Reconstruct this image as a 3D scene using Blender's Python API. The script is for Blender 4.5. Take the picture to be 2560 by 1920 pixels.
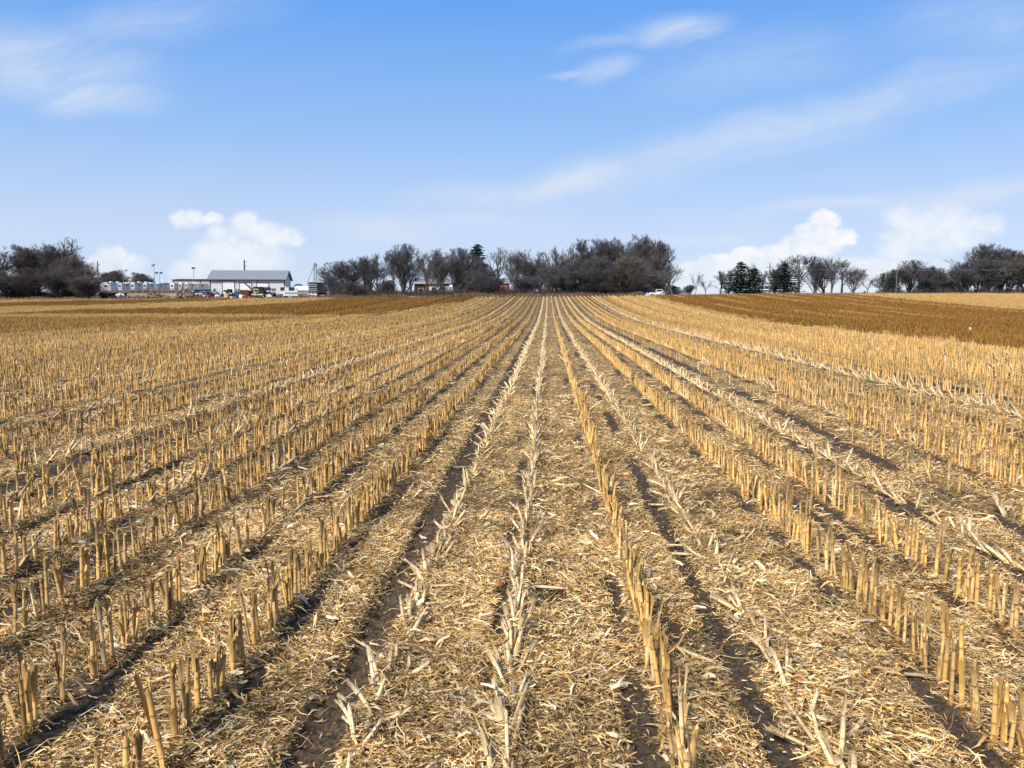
import bpy, math, random
import numpy as np
from mathutils import Vector

for o in list(bpy.data.objects):
    bpy.data.objects.remove(o)
SC = bpy.context.scene
COL = SC.collection
R = math.radians

# ---------------------------------------------------------------- camera
CAM_H = 2.07
F = 1900.0                       # focal length in pixels of the 2560-wide photograph
PITCH = math.atan((960 - 748) / F)
YAW = math.atan((1370 - 1280) / F)
cam_d = bpy.data.cameras.new('camera')
cam = bpy.data.objects.new('camera', cam_d)
COL.objects.link(cam)
cam.location = (0, 0, CAM_H)
cam.rotation_euler = (math.pi / 2 - PITCH, 0, YAW)
cam_d.sensor_width = 36.0
cam_d.lens = 36.0 * F / 2560.0
cam_d.clip_start = 0.1
cam_d.clip_end = 20000.0
SC.camera = cam

_cp, _sp, _cy, _sy = math.cos(PITCH), math.sin(PITCH), math.cos(YAW), math.sin(YAW)
FWD = np.array([-_sy * _cp, _cy * _cp, -_sp])
RGT = np.array([_cy, _sy, 0.0])
UPV = np.cross(RGT, FWD)


def ray(px, py):
    return FWD + RGT * ((px - 1280) / F) - UPV * ((py - 960) / F)


def proj(x, y, z):
    dx, dy, dz = x, y, z - CAM_H
    w = dx * FWD[0] + dy * FWD[1] + dz * FWD[2]
    w = np.maximum(w, 1e-3)
    a = dx * RGT[0] + dy * RGT[1]
    b = dx * UPV[0] + dy * UPV[1] + dz * UPV[2]
    return 1280 + F * a / w, 960 - F * b / w


def gx(px, d):
    r = ray(px, 745)
    return float(r[0] / r[1] * d)


def gz(px, py, d):
    r = ray(px, py)
    return float(CAM_H + r[2] / r[1] * d)


# ---------------------------------------------------------------- world: sky and clouds
SUN_EL, SUN_AZ = R(42), R(215)            # azimuth clockwise from +Y: behind the camera, to its left
W = bpy.data.worlds.new('World')
SC.world = W
W.use_nodes = True
NT = W.node_tree
NT.nodes.clear()


class NG:
    def __init__(s, nt):
        s.nt = nt

    def n(s, t, **kw):
        nd = s.nt.nodes.new(t)
        for k, v in kw.items():
            setattr(nd, k, v)
        return nd

    def put(s, sock, v):
        if isinstance(v, (int, float)):
            sock.default_value = v
        elif isinstance(v, (tuple, list)):
            sock.default_value = v
        else:
            s.nt.links.new(v, sock)

    def m(s, op, a, b=None, c=None, clamp=False):
        nd = s.n('ShaderNodeMath', operation=op, use_clamp=clamp)
        for i, v in enumerate((a, b, c)):
            if v is not None:
                s.put(nd.inputs[i], v)
        return nd.outputs[0]

    def sm(s, v, a, b, lo=0.0, hi=1.0):
        nd = s.n('ShaderNodeMapRange', interpolation_type='SMOOTHSTEP')
        for i, q in enumerate((v, a, b, lo, hi)):
            s.put(nd.inputs[i], q)
        return nd.outputs[0]

    def mix(s, f, a, b, mode='MIX'):
        nd = s.n('ShaderNodeMix', data_type='RGBA', blend_type=mode)
        s.put(nd.inputs[0], f)
        s.put(nd.inputs[6], a)
        s.put(nd.inputs[7], b)
        return nd.outputs[2]

    def xyz(s, x, y, z=0.0):
        nd = s.n('ShaderNodeCombineXYZ')
        for i, v in enumerate((x, y, z)):
            s.put(nd.inputs[i], v)
        return nd.outputs[0]

    def noise(s, vec, scale, detail=4.0, rough=0.5, dist=0.0, col=False):
        nd = s.n('ShaderNodeTexNoise')
        s.put(nd.inputs['Vector'], vec)
        nd.inputs['Scale'].default_value = scale
        nd.inputs['Detail'].default_value = detail
        nd.inputs['Roughness'].default_value = rough
        nd.inputs['Distortion'].default_value = dist
        return nd.outputs['Color' if col else 'Fac']


g = NG(NT)
sky = g.n('ShaderNodeTexSky', sky_type='NISHITA')
sky.sun_disc = False
sky.sun_elevation = SUN_EL
sky.sun_rotation = SUN_AZ
sky.altitude = 300
sky.air_density = 1.0
sky.dust_density = 0.6
sky.ozone_density = 2.5
tc = g.n('ShaderNodeTexCoord')
sep = g.n('ShaderNodeSeparateXYZ')
NT.links.new(tc.outputs['Generated'], sep.inputs[0])
DX, DY, DZ = sep.outputs
yy = g.m('MAXIMUM', DY, 0.08)
U = g.m('DIVIDE', DX, yy)
V = g.m('DIVIDE', DZ, yy)
# warped sky coordinates
base = g.xyz(U, V, 0.0)
w1 = g.n('ShaderNodeSeparateColor')
NT.links.new(g.noise(base, 5.0, 3.0, col=True), w1.inputs[0])
Uw = g.m('ADD', U, g.m('MULTIPLY', g.m('SUBTRACT', w1.outputs[0], 0.5), 0.12))
Vw = g.m('ADD', V, g.m('MULTIPLY', g.m('SUBTRACT', w1.outputs[1], 0.5), 0.06))


def uv(px, py):
    r = ray(px, py)
    return float(r[0] / r[1]), float(r[2] / r[1])


def ell(px, py, rx, ry, ang, u, v):
    cu, cv = uv(px, py)
    ca, sa = math.cos(R(ang)), math.sin(R(ang))
    du, dv = g.m('SUBTRACT', u, cu), g.m('SUBTRACT', v, cv)
    a = g.m('MULTIPLY_ADD', du, ca, g.m('MULTIPLY', dv, sa))
    b = g.m('MULTIPLY_ADD', du, -sa, g.m('MULTIPLY', dv, ca))
    a, b = g.m('DIVIDE', a, rx / F), g.m('DIVIDE', b, ry / F)
    return g.m('SQRT', g.m('ADD', g.m('MULTIPLY', a, a), g.m('MULTIPLY', b, b))), a, b


# high thin cirrus veils
streak = g.noise(g.xyz(g.m('MULTIPLY', Uw, 3.0), g.m('MULTIPLY', g.m('SUBTRACT', Vw, g.m('MULTIPLY', U, 0.18)), 11.0), 1.7), 2.0, 5.0, 0.55, 0.6)
streak = g.sm(streak, 0.25, 0.72, 0.55, 1.25)
cir = 0.0
for (px, py, rx, ry, ang, st) in [
    (90, 150, 430, 130, -6, .46), (230, 240, 250, 70, -4, .44), (380, 60, 420, 100, 8, .28),
    (1670, 70, 150, 50, 4, .48), (1530, 95, 150, 22, 10, .25), (1530, 165, 90, 45, 22, .45), (1470, 178, 130, 16, 4, .3),
    (1900, 340, 950, 80, 14, .46), (1430, 452, 330, 60, 12, .60), (1250, 495, 340, 48, 0, .30),
    (980, 565, 240, 60, -2, .50), (1230, 550, 260, 40, 4, .28), (2200, 235, 560, 60, 15, .25),
    (2400, 480, 350, 45, 7, .45), (2080, 512, 300, 28, 6, .40), (1760, 590, 260, 24, 0, .35), (2450, 60, 300, 120, 0, .22), (1900, 150, 420, 110, 8, .18)]:
    r_, _, _ = ell(px, py, rx, ry, ang, Uw, Vw)
    cir = g.m('MAXIMUM', g.m('MULTIPLY', g.sm(r_, 1.05, 0.0), min(1.0, st * 1.3)), cir)
fib = g.noise(g.xyz(g.m('MULTIPLY', Uw, 5.0), g.m('MULTIPLY', g.m('SUBTRACT', Vw, g.m('MULTIPLY', U, 0.16)), 42.0), 4.2), 2.2, 6.0, 0.62, 0.9)
cir = g.m('MULTIPLY', g.m('MULTIPLY', cir, streak), g.sm(fib, 0.25, 0.75, 0.72, 1.10))

# low cumulus
w2 = g.n('ShaderNodeSeparateColor')
NT.links.new(g.noise(base, 17.0, 8.0, 0.68, col=True), w2.inputs[0])
U2 = g.m('ADD', U, g.m('MULTIPLY', g.m('SUBTRACT', w2.outputs[0], 0.5), 0.052))
V2 = g.m('ADD', V, g.m('MULTIPLY', g.m('SUBTRACT', w2.outputs[1], 0.5), 0.030))


def cumulus(blobs):
    f = -1.0
    for (px, py, rx, ry) in blobs:
        r_, _, _ = ell(px, py, rx, ry, 0, U2, V2)
        f = g.m('MAXIMUM', g.m('SUBTRACT', 1.0, r_), f)
    return f


cA = cumulus([(470, 548, 48, 30), (530, 548, 50, 22), (612, 562, 46, 36), (570, 600, 70, 48), (665, 590, 70, 40), (720, 590, 42, 30), (530, 640, 70, 60),
              (620, 650, 130, 60), (480, 680, 70, 40), (280, 640, 44, 34), (330, 662, 52, 30), (250, 662, 40, 30), (300, 690, 90, 30)])
cB = cumulus([(2062, 552, 40, 34), (2020, 582, 34, 30), (2060, 600, 60, 44), (2110, 590, 38, 26), (1985, 622, 60, 34), (1930, 640, 60, 30), (1860, 640, 40, 28),
              (1800, 660, 70, 26), (1730, 680, 60, 30), (1900, 700, 300, 70), (2150, 690, 160, 60)])
cC = cumulus([(2250, 550, 62, 42), (2310, 560, 70, 44), (2370, 550, 74, 46), (2425, 566, 70, 40), (2475, 566, 52, 32), (2240, 590, 54, 40), (2330, 600, 90, 52), (2240, 620, 60, 50), (2420, 590, 70, 36), (2260, 670, 150, 50)])
cum = g.m('MAXIMUM', g.m('MULTIPLY', g.sm(cA, -0.06, 0.58), 0.78), g.m('MULTIPLY', g.sm(cB, -0.02, 0.38), 0.94))
cum = g.m('MAXIMUM', cum, g.m('MULTIPLY', g.sm(cC, -0.10, 0.7), 0.66))
puff = g.noise(g.xyz(U, V, 3.1), 30.0, 5.0, 0.6)
cum = g.m('MULTIPLY', cum, g.sm(puff, 0.1, 0.62, 0.72, 1.0))
cum = g.m('MULTIPLY', cum, g.sm(V, 0.0, 0.05, 0.75, 1.0))
front = g.sm(DY, 0.1, 0.3)
skyc = g.mix(1.0, sky.outputs[0], (0.46, 0.92, 1.35, 1), 'MULTIPLY')
# clear-air colour by elevation: pale and moist at the horizon, deeper blue above
rp = g.n('ShaderNodeValToRGB')
NT.links.new(g.m('MULTIPLY', DZ, 1.0, clamp=True), rp.inputs[0])
stops = [(0.0, (.68, .76, .915)), (0.085, (.60, .70, .905)), (0.20, (.345, .555, .91)), (0.345, (.155, .395, .90)), (1.0, (.16, .31, .60))]
els = rp.color_ramp.elements
while len(els) < len(stops):
    els.new(0.5)
for e_, (p_, c_) in zip(els, stops):
    e_.position, e_.color = p_, tuple(v / 0.14 / 10 for v in c_) + (1,)
rs = g.n('ShaderNodeVectorMath', operation='SCALE')
NT.links.new(rp.outputs[0], rs.inputs[0])
rs.inputs['Scale'].default_value = 10.0
skyc = g.mix(0.9, skyc, rs.outputs[0])
col = g.mix(g.m('MULTIPLY', cir, front), skyc, (5.3, 5.75, 6.6, 1))
shade = g.mix(g.m('MULTIPLY', g.sm(puff, 0.28, 0.62), g.sm(V, 0.02, 0.075, 0.35, 1.0)), (5.5, 6.0, 6.75, 1), (7.0, 7.0, 7.05, 1))
col = g.mix(g.m('MULTIPLY', cum, front), col, shade)
bg = g.n('ShaderNodeBackground')
NT.links.new(col, bg.inputs[0])
bg.inputs[1].default_value = 0.096
wo = g.n('ShaderNodeOutputWorld')
NT.links.new(bg.outputs[0], wo.inputs[0])

# ---------------------------------------------------------------- sun behind thin cloud
sl = bpy.data.lights.new('sun', 'SUN')
sl.energy = 4.8
sl.angle = R(14)
sl.color = (1.0, 0.93, 0.82)
so = bpy.data.objects.new('sun', sl)
COL.objects.link(so)
sd = Vector((math.sin(SUN_AZ) * math.cos(SUN_EL), math.cos(SUN_AZ) * math.cos(SUN_EL), math.sin(SUN_EL)))
so.rotation_euler = sd.to_track_quat('Z', 'Y').to_euler()
so.location = (0, 0, 50)

SC.view_settings.view_transform = 'Standard'
SC.view_settings.look = 'None'
SC.view_settings.exposure = 0.55
SC.view_settings.gamma = 1.0
SC.view_settings.use_curve_mapping = False

# ---------------------------------------------------------------- helpers
rng = np.random.default_rng(7)
random.seed(7)


def hash2(ix, iy, seed=0):
    h = (ix.astype(np.int64) * 374761393 + iy.astype(np.int64) * 668265263 + seed * 974711) & 0x7fffffff
    h = ((h ^ (h >> 13)) * 1274126177) & 0x7fffffff
    h = h ^ (h >> 16)
    return (h & 0xffff) / 65535.0


def vnoise(x, y, seed=0):
    x = np.asarray(x, float)
    y = np.asarray(y, float)
    ix, iy = np.floor(x), np.floor(y)
    fx, fy = x - ix, y - iy
    fx, fy = fx * fx * (3 - 2 * fx), fy * fy * (3 - 2 * fy)
    ix, iy = ix.astype(np.int64), iy.astype(np.int64)
    a, b = hash2(ix, iy, seed), hash2(ix + 1, iy, seed)
    c, d = hash2(ix, iy + 1, seed), hash2(ix + 1, iy + 1, seed)
    return (a * (1 - fx) + b * fx) * (1 - fy) + (c * (1 - fx) + d * fx) * fy


def fbm(x, y, oct=3, seed=0):
    s, a, t = 0, 1.0, 0
    for i in range(oct):
        s = s + a * vnoise(x * 2 ** i, y * 2 ** i, seed + i * 17)
        t += a
        a *= 0.5
    return s / t


def sstep(x, a, b):
    t = np.clip((np.asarray(x, float) - a) / (b - a), 0, 1)
    return t * t * (3 - 2 * t)


D_END = 143.0
_HX = np.array([-1370, -770, -370, 0, 270, 630, 1190]) / F
_HD = np.array([4.0, 0.5, -2.5, -5.5, -7.0, -11.0, -11.0])
_HH = CAM_H - _HD / F * D_END


def terrain(x, y):
    x = np.asarray(x, float)
    y = np.asarray(y, float)
    u = x / np.maximum(y, 1.0)
    t = np.clip((y - 52.0) / (D_END - 52.0), 0, 1)
    t = t * t * (1.55 - 0.55 * t)
    z = np.interp(u, _HX, _HH) * t
    rise = sstep(-u, 0.20, 0.30)
    z = z + rise * 0.029 * np.clip(y - D_END - 6, 0, 84)
    z = z + 0.40 * sstep(y, 150, 200) * np.exp(-((u - 0.145) / 0.045) ** 2)
    return z


def tz(x, y):
    return float(terrain(x, y))


ROW0, ROWS = -0.178, 0.752
TRACKS = [(-1.06, 0.135, 1.0), (1.06, 0.09, 0.42), (-5.85, 0.26, 0.95), (-8.45, 0.24, 0.92), (-11.1, 0.28, 0.95), (-3.55, 0.14, 0.5), (4.18, 0.14, 0.48), (-14.1, 0.25, 0.8), (-17.6, 0.3, 0.9), (-21.0, 0.3, 0.9), (7.15, 0.2, 0.7), (9.4, 0.24, 0.85), (12.4, 0.28, 0.9), (15.5, 0.3, 0.9), (2.52, 0.10, 0.3), (-25.6, 0.5, 0.95)]


def soilmask(x, y):
    """1 where bare dark soil shows between the chopped residue."""
    x = np.asarray(x, float)
    y = np.asarray(y, float)
    k = np.round((x - ROW0) / ROWS)
    dx = x - (ROW0 + ROWS * k)
    n1 = vnoise(x * 2.2 + 3, y * 1.5, 5) * 0.6 + vnoise(x * 6, y * 5, 9) * 0.4
    side = np.where(x < -0.6, 0.115, -0.115)
    band = np.exp(-((dx - side) / 0.10) ** 2)
    rowr = hash2(k, k * 0, 77)
    n2 = vnoise(x * 0 + k * 3.1, y * 1.9, 6) * .6 + vnoise(x * 5, y * 6, 10) * .4
    m = sstep(band * (n2 + 0.3 * (rowr - 0.5)), 0.38, 0.52) * np.where((k == -1) | (k == 2), 0.0, 1.0)
    for (xc, hw, st) in TRACKS:
        e = hw * (0.85 + 0.4 * (vnoise(x * 0 + xc * 7, y * 1.3, 21) - 0.5))
        tm = 1 - sstep(np.abs(x - xc), e * 0.8, e * 1.25)
        brk = sstep(vnoise(x * 3 + xc, y * (0.9 if st < .95 else 0.7), 31) + st - 0.62, 0.10, 0.30)
        m = np.maximum(m, tm * brk)
    spot = sstep(vnoise(x * 1.7, y * 1.7, 41) * .6 + vnoise(x * 5, y * 4, 43) * .4, 0.70, 0.80)
    return np.clip(np.maximum(m, spot * 0.9), 0, 1)


def micro(x, y):
    """small relief of the field: row ridges, clods, tyre lugs."""
    k = np.round((x - ROW0) / ROWS)
    dx = x - (ROW0 + ROWS * k)
    z = 0.035 * np.exp(-(dx / 0.13) ** 2) * (0.5 + vnoise(x * 2, y * 2, 3))
    z = z + 0.03 * (fbm(x * 3, y * 3, 3, 51) - 0.5)
    z = z + 0.040 * (vnoise(x * 14, y * 14, 61) - 0.4) * sstep(soilmask(x, y), 0.2, 0.8)
    z = z + 0.022 * (vnoise(x * 30, y * 30, 62) - 0.4) * sstep(soilmask(x, y), 0.2, 0.8)
    ax = np.abs(x + 1.06)
    tm = 1 - sstep(ax, 0.115, 0.165)
    lug = np.tanh(2.2 * np.sin((y + 0.35 * (x + 1.06)) * 2 * math.pi / 0.12 + 1.2 * vnoise(x * 3, y * 3, 8)))
    z = z - tm * (0.050 - 0.030 * lug * (0.5 + 0.7 * vnoise(x * 2, y * 2.5, 12)))
    return z


# brown / pale strips of the field (boundaries measured on the photograph, mapped to the ground)
def brown(x, y):
    z = terrain(x, y)
    px, py = proj(x, y, z)
    ip = lambda pts: np.interp(px, [p[0] for p in pts], [p[1] for p in pts])
    out = np.zeros_like(px)
    # right-hand strip runs parallel to the rows
    e = 2.2 * (vnoise(x * .9, y * 0.5, 71) - 0.5) + 1.5 * (vnoise(x * 3.1, y * 2.3, 72) - .5)
    r = sstep(x + e, 18.5, 19.0) * (1 - sstep(x + e, 54.0, 56.0))
    r = r * (1 - 0.9 * sstep(np.sin(x * 2 * math.pi / 4.6 + 1), 0.78, 0.97) * sstep(vnoise(x * .3, y * .05, 79), .35, .6) * sstep(y, 60, 85))
    out = np.maximum(out, r)
    far = (x < -12) & (y > 15)
    jit = 3 * (vnoise(px / 40, py / 3, 73) - 0.5)
    q = py + jit
    ub = sstep(q, ip([(0, 759), (220, 753), (540, 746), (640, 744)]), ip([(0, 761), (220, 755), (540, 748), (640, 746)])) * (1 - sstep(q, ip([(0, 768), (220, 765), (540, 753), (640, 746)]), ip([(0, 771), (220, 767), (540, 755), (640, 748)])))
    ub = ub * (px < 640)
    mt = [(0, 788), (220, 776), (450, 773), (540, 770), (700, 762), (820, 751), (870, 744), (1200, 735)]
    mb = [(0, 789), (450, 788), (800, 792), (900, 791), (942, 788), (1085, 765), (1166, 754), (1195, 744), (1210, 735)]
    mband = sstep(q, ip(mt) - 1, ip(mt) + 2) * (1 - sstep(q, ip(mb) - 1, ip(mb) + 2)) * (px < 1210)
    gt = [(0, 797), (450, 797), (900, 796)]
    gb = [(0, 846), (325, 824), (610, 808), (900, 797)]
    gband = 0.6 * sstep(q, ip(gt) - 2, ip(gt) + 3) * (1 - sstep(q, ip(gb) - 3, ip(gb) + 3)) * (px < 900)
    lf = np.maximum(np.maximum(ub, mband), gband)
    return np.clip(np.maximum(out, np.where(far, lf, 0)), 0, 1)


def mat(name, col, rough=0.8, var=0.15, scale=3.0, metal=0.0, bump=0.0, spec=0.3, attr=None, objrand=0.0):
    """procedural material: base colour broken up by noise, optional per-vertex tint"""
    m = bpy.data.materials.new(name)
    m.use_nodes = True
    nt = m.node_tree
    gg = NG(nt)
    b = nt.nodes['Principled BSDF']
    tc = gg.n('ShaderNodeTexCoord')
    nz = gg.noise(tc.outputs['Object'], scale, 5.0, 0.6)
    f = gg.sm(nz, 0.25, 0.75, 1 - var, 1 + var)
    if attr:
        a = gg.n('ShaderNodeAttribute')
        a.attribute_name = attr
        c = a.outputs['Color']
    else:
        c = (*col, 1)
    if objrand:
        oi = gg.n('ShaderNodeObjectInfo')
        f = gg.m('MULTIPLY', f, gg.sm(oi.outputs['Random'], 0, 1, 1 - objrand, 1 + objrand))
    v = gg.n('ShaderNodeVectorMath', operation='SCALE')
    gg.put(v.inputs[0], c if not isinstance(c, tuple) else c[:3])
    gg.put(v.inputs['Scale'], f)
    nt.links.new(v.outputs[0], b.inputs['Base Color'])
    b.inputs['Roughness'].default_value = rough
    b.inputs['Metallic'].default_value = metal
    b.inputs['Specular IOR Level'].default_value = spec
    if bump:
        bp = gg.n('ShaderNodeBump')
        bp.inputs['Strength'].default_value = bump
        bp.inputs['Distance'].default_value = 0.02
        nt.links.new(gg.noise(tc.outputs['Object'], scale * 6, 4.0), bp.inputs['Height'])
        nt.links.new(bp.outputs[0], b.inputs['Normal'])
    return m


def mesh_np(name, Vv, Ff, C=None, m=None, smooth=False, parent=None, link=True):
    """Vv (n,3); Ff (f,k) array; C (n,3) vertex tint"""
    me = bpy.data.meshes.new(name)
    Vv = np.ascontiguousarray(Vv, dtype=np.float32)
    Ff = np.ascontiguousarray(Ff, dtype=np.int32)
    nf, k = Ff.shape
    me.vertices.add(len(Vv))
    me.vertices.foreach_set('co', Vv.ravel())
    me.loops.add(nf * k)
    me.loops.foreach_set('vertex_index', Ff.ravel())
    me.polygons.add(nf)
    me.polygons.foreach_set('loop_start', np.arange(0, nf * k, k, dtype=np.int32))
    me.polygons.foreach_set('use_smooth', np.full(nf, smooth, dtype=bool))
    if C is not None:
        ca = me.color_attributes.new('tint', 'FLOAT_COLOR', 'POINT')
        c4 = np.ones((len(Vv), 4), dtype=np.float32)
        c4[:, :3] = C
        ca.data.foreach_set('color', c4.ravel())
    me.update(calc_edges=True)
    if m:
        me.materials.append(m)
    if not link:
        return me
    o = bpy.data.objects.new(name, me)
    COL.objects.link(o)
    if parent:
        o.parent = parent
    return o


def tag(o, label=None, cat=None, group=None, kind=None):
    if label:
        o['label'] = label
    if cat:
        o['category'] = cat
    if group:
        o['group'] = group
    if kind:
        o['kind'] = kind
    return o


def thing(name, label, cat, loc=(0, 0, 0), rz=0.0, group=None, scale=1.0):
    o = bpy.data.objects.new(name, None)
    COL.objects.link(o)
    o.empty_display_size = 0.2
    o.location = loc
    o.rotation_euler = (0, 0, rz)
    o.scale = (scale, scale, scale) if isinstance(scale, (int, float)) else scale
    return tag(o, label, cat, group)


def kids(o):
    return [c for c in bpy.data.objects if c.parent == o]


class B:
    """collects boxes, prisms, tubes into one mesh"""

    def __init__(s):
        s.v, s.f = [], []

    def add(s, vs, fs):
        o = len(s.v)
        s.v += [tuple(p) for p in vs]
        s.f += [tuple(i + o for i in q) for q in fs]
        return s

    def box(s, x0, x1, y0, y1, z0, z1):
        vs = [(x0, y0, z0), (x1, y0, z0), (x1, y1, z0), (x0, y1, z0), (x0, y0, z1), (x1, y0, z1), (x1, y1, z1), (x0, y1, z1)]
        return s.add(vs, [(0, 3, 2, 1), (4, 5, 6, 7), (0, 1, 5, 4), (1, 2, 6, 5), (2, 3, 7, 6), (3, 0, 4, 7)])

    def prism(s, prof, a0, a1, axis='y'):
        """profile [(p,q)] extruded along axis: y -> (p,*,q), x -> (*,p,q), z -> (p,q,*)"""
        n = len(prof)
        mk = {'y': lambda p, q, a: (p, a, q), 'x': lambda p, q, a: (a, p, q), 'z': lambda p, q, a: (p, q, a)}[axis]
        vs = [mk(p, q, a0) for p, q in prof] + [mk(p, q, a1) for p, q in prof]
        fs = [(i, (i + 1) % n, n + (i + 1) % n, n + i) for i in range(n)]
        return s.add(vs, fs + [tuple(range(n))[::-1], tuple(range(n, 2 * n))])

    def taper(s, prof0, prof1, a0, a1, axis='y'):
        n = len(prof0)
        mk = {'y': lambda p, q, a: (p, a, q), 'x': lambda p, q, a: (a, p, q), 'z': lambda p, q, a: (p, q, a)}[axis]
        vs = [mk(p, q, a0) for p, q in prof0] + [mk(p, q, a1) for p, q in prof1]
        fs = [(i, (i + 1) % n, n + (i + 1) % n, n + i) for i in range(n)]
        return s.add(vs, fs + [tuple(range(n))[::-1], tuple(range(n, 2 * n))])

    def tube(s, pts, rads, n=8, cap=True):
        pts = [Vector(p) for p in pts]
        if isinstance(rads, (int, float)):
            rads = [rads] * len(pts)
        vs = []
        for i, p in enumerate(pts):
            d = (pts[min(i + 1, len(pts) - 1)] - pts[max(i - 1, 0)]).normalized()
            a = d.orthogonal().normalized() if abs(d.z) > 0.99 or abs(d.z) < 1e-6 else Vector((0, 0, 1)).cross(d).normalized()
            b = d.cross(a)
            for j in range(n):
                t = 2 * math.pi * j / n
                vs.append(p + (a * math.cos(t) + b * math.sin(t)) * rads[i])
        fs = []
        for i in range(len(pts) - 1):
            for j in range(n):
                fs.append((i * n + j, i * n + (j + 1) % n, (i + 1) * n + (j + 1) % n, (i + 1) * n + j))
        if cap:
            fs += [tuple(range(n))[::-1], tuple(range((len(pts) - 1) * n, len(pts) * n))]
        return s.add(vs, fs)

    def build(s, name, m, parent=None, smooth=False, bevel=0.0):
        me = bpy.data.meshes.new(name)
        me.from_pydata([tuple(p) for p in s.v], [], s.f)
        me.update()
        if smooth:
            for p in me.polygons:
                p.use_smooth = True
        me.materials.append(m)
        o = bpy.data.objects.new(name, me)
        COL.objects.link(o)
        if parent:
            o.parent = parent
        if bevel:
            bv = o.modifiers.new('bevel', 'BEVEL')
            bv.width = bevel
            bv.segments = 2
            bv.limit_method = 'ANGLE'
        return o


def copy_tree(src, name=None):
    c = src.copy()
    COL.objects.link(c)
    for ch in KIDS.get(src, ()):
        d = ch.copy()
        COL.objects.link(d)
        d.parent = c
        for gch in KIDS.get(ch, ()):
            e = gch.copy()
            COL.objects.link(e)
            e.parent = d
    return c


KIDS = {}

# ---------------------------------------------------------------- ground sheet
def axis(lo_far, fine0, fine1, hi_far, step, gr):
    a = list(np.arange(fine0, fine1, step))
    p, s = fine1, step
    while p < hi_far:
        a.append(p)
        s = max(step, s * (1 + gr))
        p += s
    a.append(hi_far)
    b, p, s = [], fine0, step
    while True:
        s = max(step, s * (1 + gr))
        p -= s
        if p < lo_far:
            break
        b.append(p)
    return np.array([lo_far] + b[::-1] + a)


xs = axis(-3000, -3.3, 3.3, 3000, 0.02, 0.022)
ys1 = np.arange(2.2, 7.0, 0.018)
ys2 = [7.0]
s_ = 0.018
while ys2[-1] < 170:
    s_ = min(max(0.018, s_ * 1.022), 0.9)
    ys2.append(ys2[-1] + s_)
while ys2[-1] < 6000:
    s_ *= 1.08
    ys2.append(ys2[-1] + s_)
ys = np.concatenate([np.array([-300, -120, -50, -20, -8, -3, -1, 0, 0.6, 1.1, 1.5, 1.8, 2.0]), ys1, np.array(ys2)])
GX, GY = np.meshgrid(xs, ys)
gxv, gyv = GX.ravel(), GY.ravel()
fieldm = (1 - sstep(gyv, D_END - 1.0, D_END + 0.6)) * sstep(gyv, -60, -40)
zz = terrain(gxv, gyv)
near = 1 - sstep(np.hypot(gxv, gyv), 40, 60)
zz = zz + np.where(near > 0, micro(gxv, gyv) * near, 0)
soil = soilmask(gxv, gyv) * fieldm
bro = np.where(fieldm > 0, brown(gxv, np.maximum(gyv, 0.5)), 0)
nx, ny = len(xs), len(ys)
i0 = (np.arange(ny - 1)[:, None] * nx + np.arange(nx - 1)[None, :]).ravel()
gf = np.stack([i0, i0 + 1, i0 + 1 + nx, i0 + nx], 1)

gm = bpy.data.materials.new('field_soil_and_residue')
gm.use_nodes = True
gg = NG(gm.node_tree)
bs = gm.node_tree.nodes['Principled BSDF']
at = gg.n('ShaderNodeAttribute')
at.attribute_name = 'tint'
sc_ = gg.n('ShaderNodeSeparateColor')
gm.node_tree.links.new(at.outputs['Color'], sc_.inputs[0])
A_SOIL, A_BROWN, A_FIELD = sc_.outputs
tco = gg.n('ShaderNodeTexCoord').outputs['Object']
mp = gg.n('ShaderNodeMapping')
mp.inputs['Scale'].default_value = (0.35, 1.0, 1.0)
gm.node_tree.links.new(tco, mp.inputs[0])
n_f = gg.noise(mp.outputs[0], 70, 5.0, 0.65, 1.5)
n_m = gg.noise(tco, 6, 5.0, 0.6)
n_c = gg.noise(tco, 45, 6.0, 0.7)
straw = gg.n('ShaderNodeValToRGB')
cr = straw.color_ramp
cr.elements[0].position, cr.elements[0].color = 0.36, (0.030, 0.020, 0.012, 1)  # dark end: shade in the gaps under the residue, put into the colour
cr.elements[1].position, cr.elements[1].color = 0.70, (0.54, 0.38, 0.175, 1)
e_ = cr.elements.new(0.50)
e_.color = (0.19, 0.12, 0.052, 1)
gm.node_tree.links.new(gg.m('MULTIPLY_ADD', gg.m('SUBTRACT', n_m, 0.5), 0.35, n_f), straw.inputs[0])
soilc = gg.mix(gg.sm(n_c, 0.3, 0.7), (0.020, 0.0145, 0.011, 1), (0.105, 0.076, 0.051, 1))
brc = gg.mix(gg.sm(n_f, 0.35, 0.65), (0.11, 0.05, 0.010, 1), (0.32, 0.165, 0.035, 1))
yard = gg.mix(gg.sm(gg.noise(tco, 0.35, 6.0, 0.65), 0.35, 0.65), (0.17, 0.13, 0.095, 1), (0.30, 0.25, 0.20, 1))
yard = gg.mix(gg.sm(gg.noise(tco, 0.11, 5.0, 0.6), 0.45, 0.62), yard, (0.16, 0.11, 0.055, 1))
c_ = gg.mix(A_BROWN, straw.outputs[0], brc)
c_ = gg.mix(A_SOIL, c_, soilc)
c_ = gg.mix(A_FIELD, yard, c_)
gm.node_tree.links.new(c_, bs.inputs['Base Color'])
bs.inputs['Roughness'].default_value = 0.95
bs.inputs['Specular IOR Level'].default_value = 0.15
bp_ = gg.n('ShaderNodeBump')
bp_.inputs['Strength'].default_value = 0.8
bp_.inputs['Distance'].default_value = 0.012
gm.node_tree.links.new(gg.m('ADD', n_f, n_c), bp_.inputs['Height'])
gm.node_tree.links.new(bp_.outputs[0], bs.inputs['Normal'])
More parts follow.
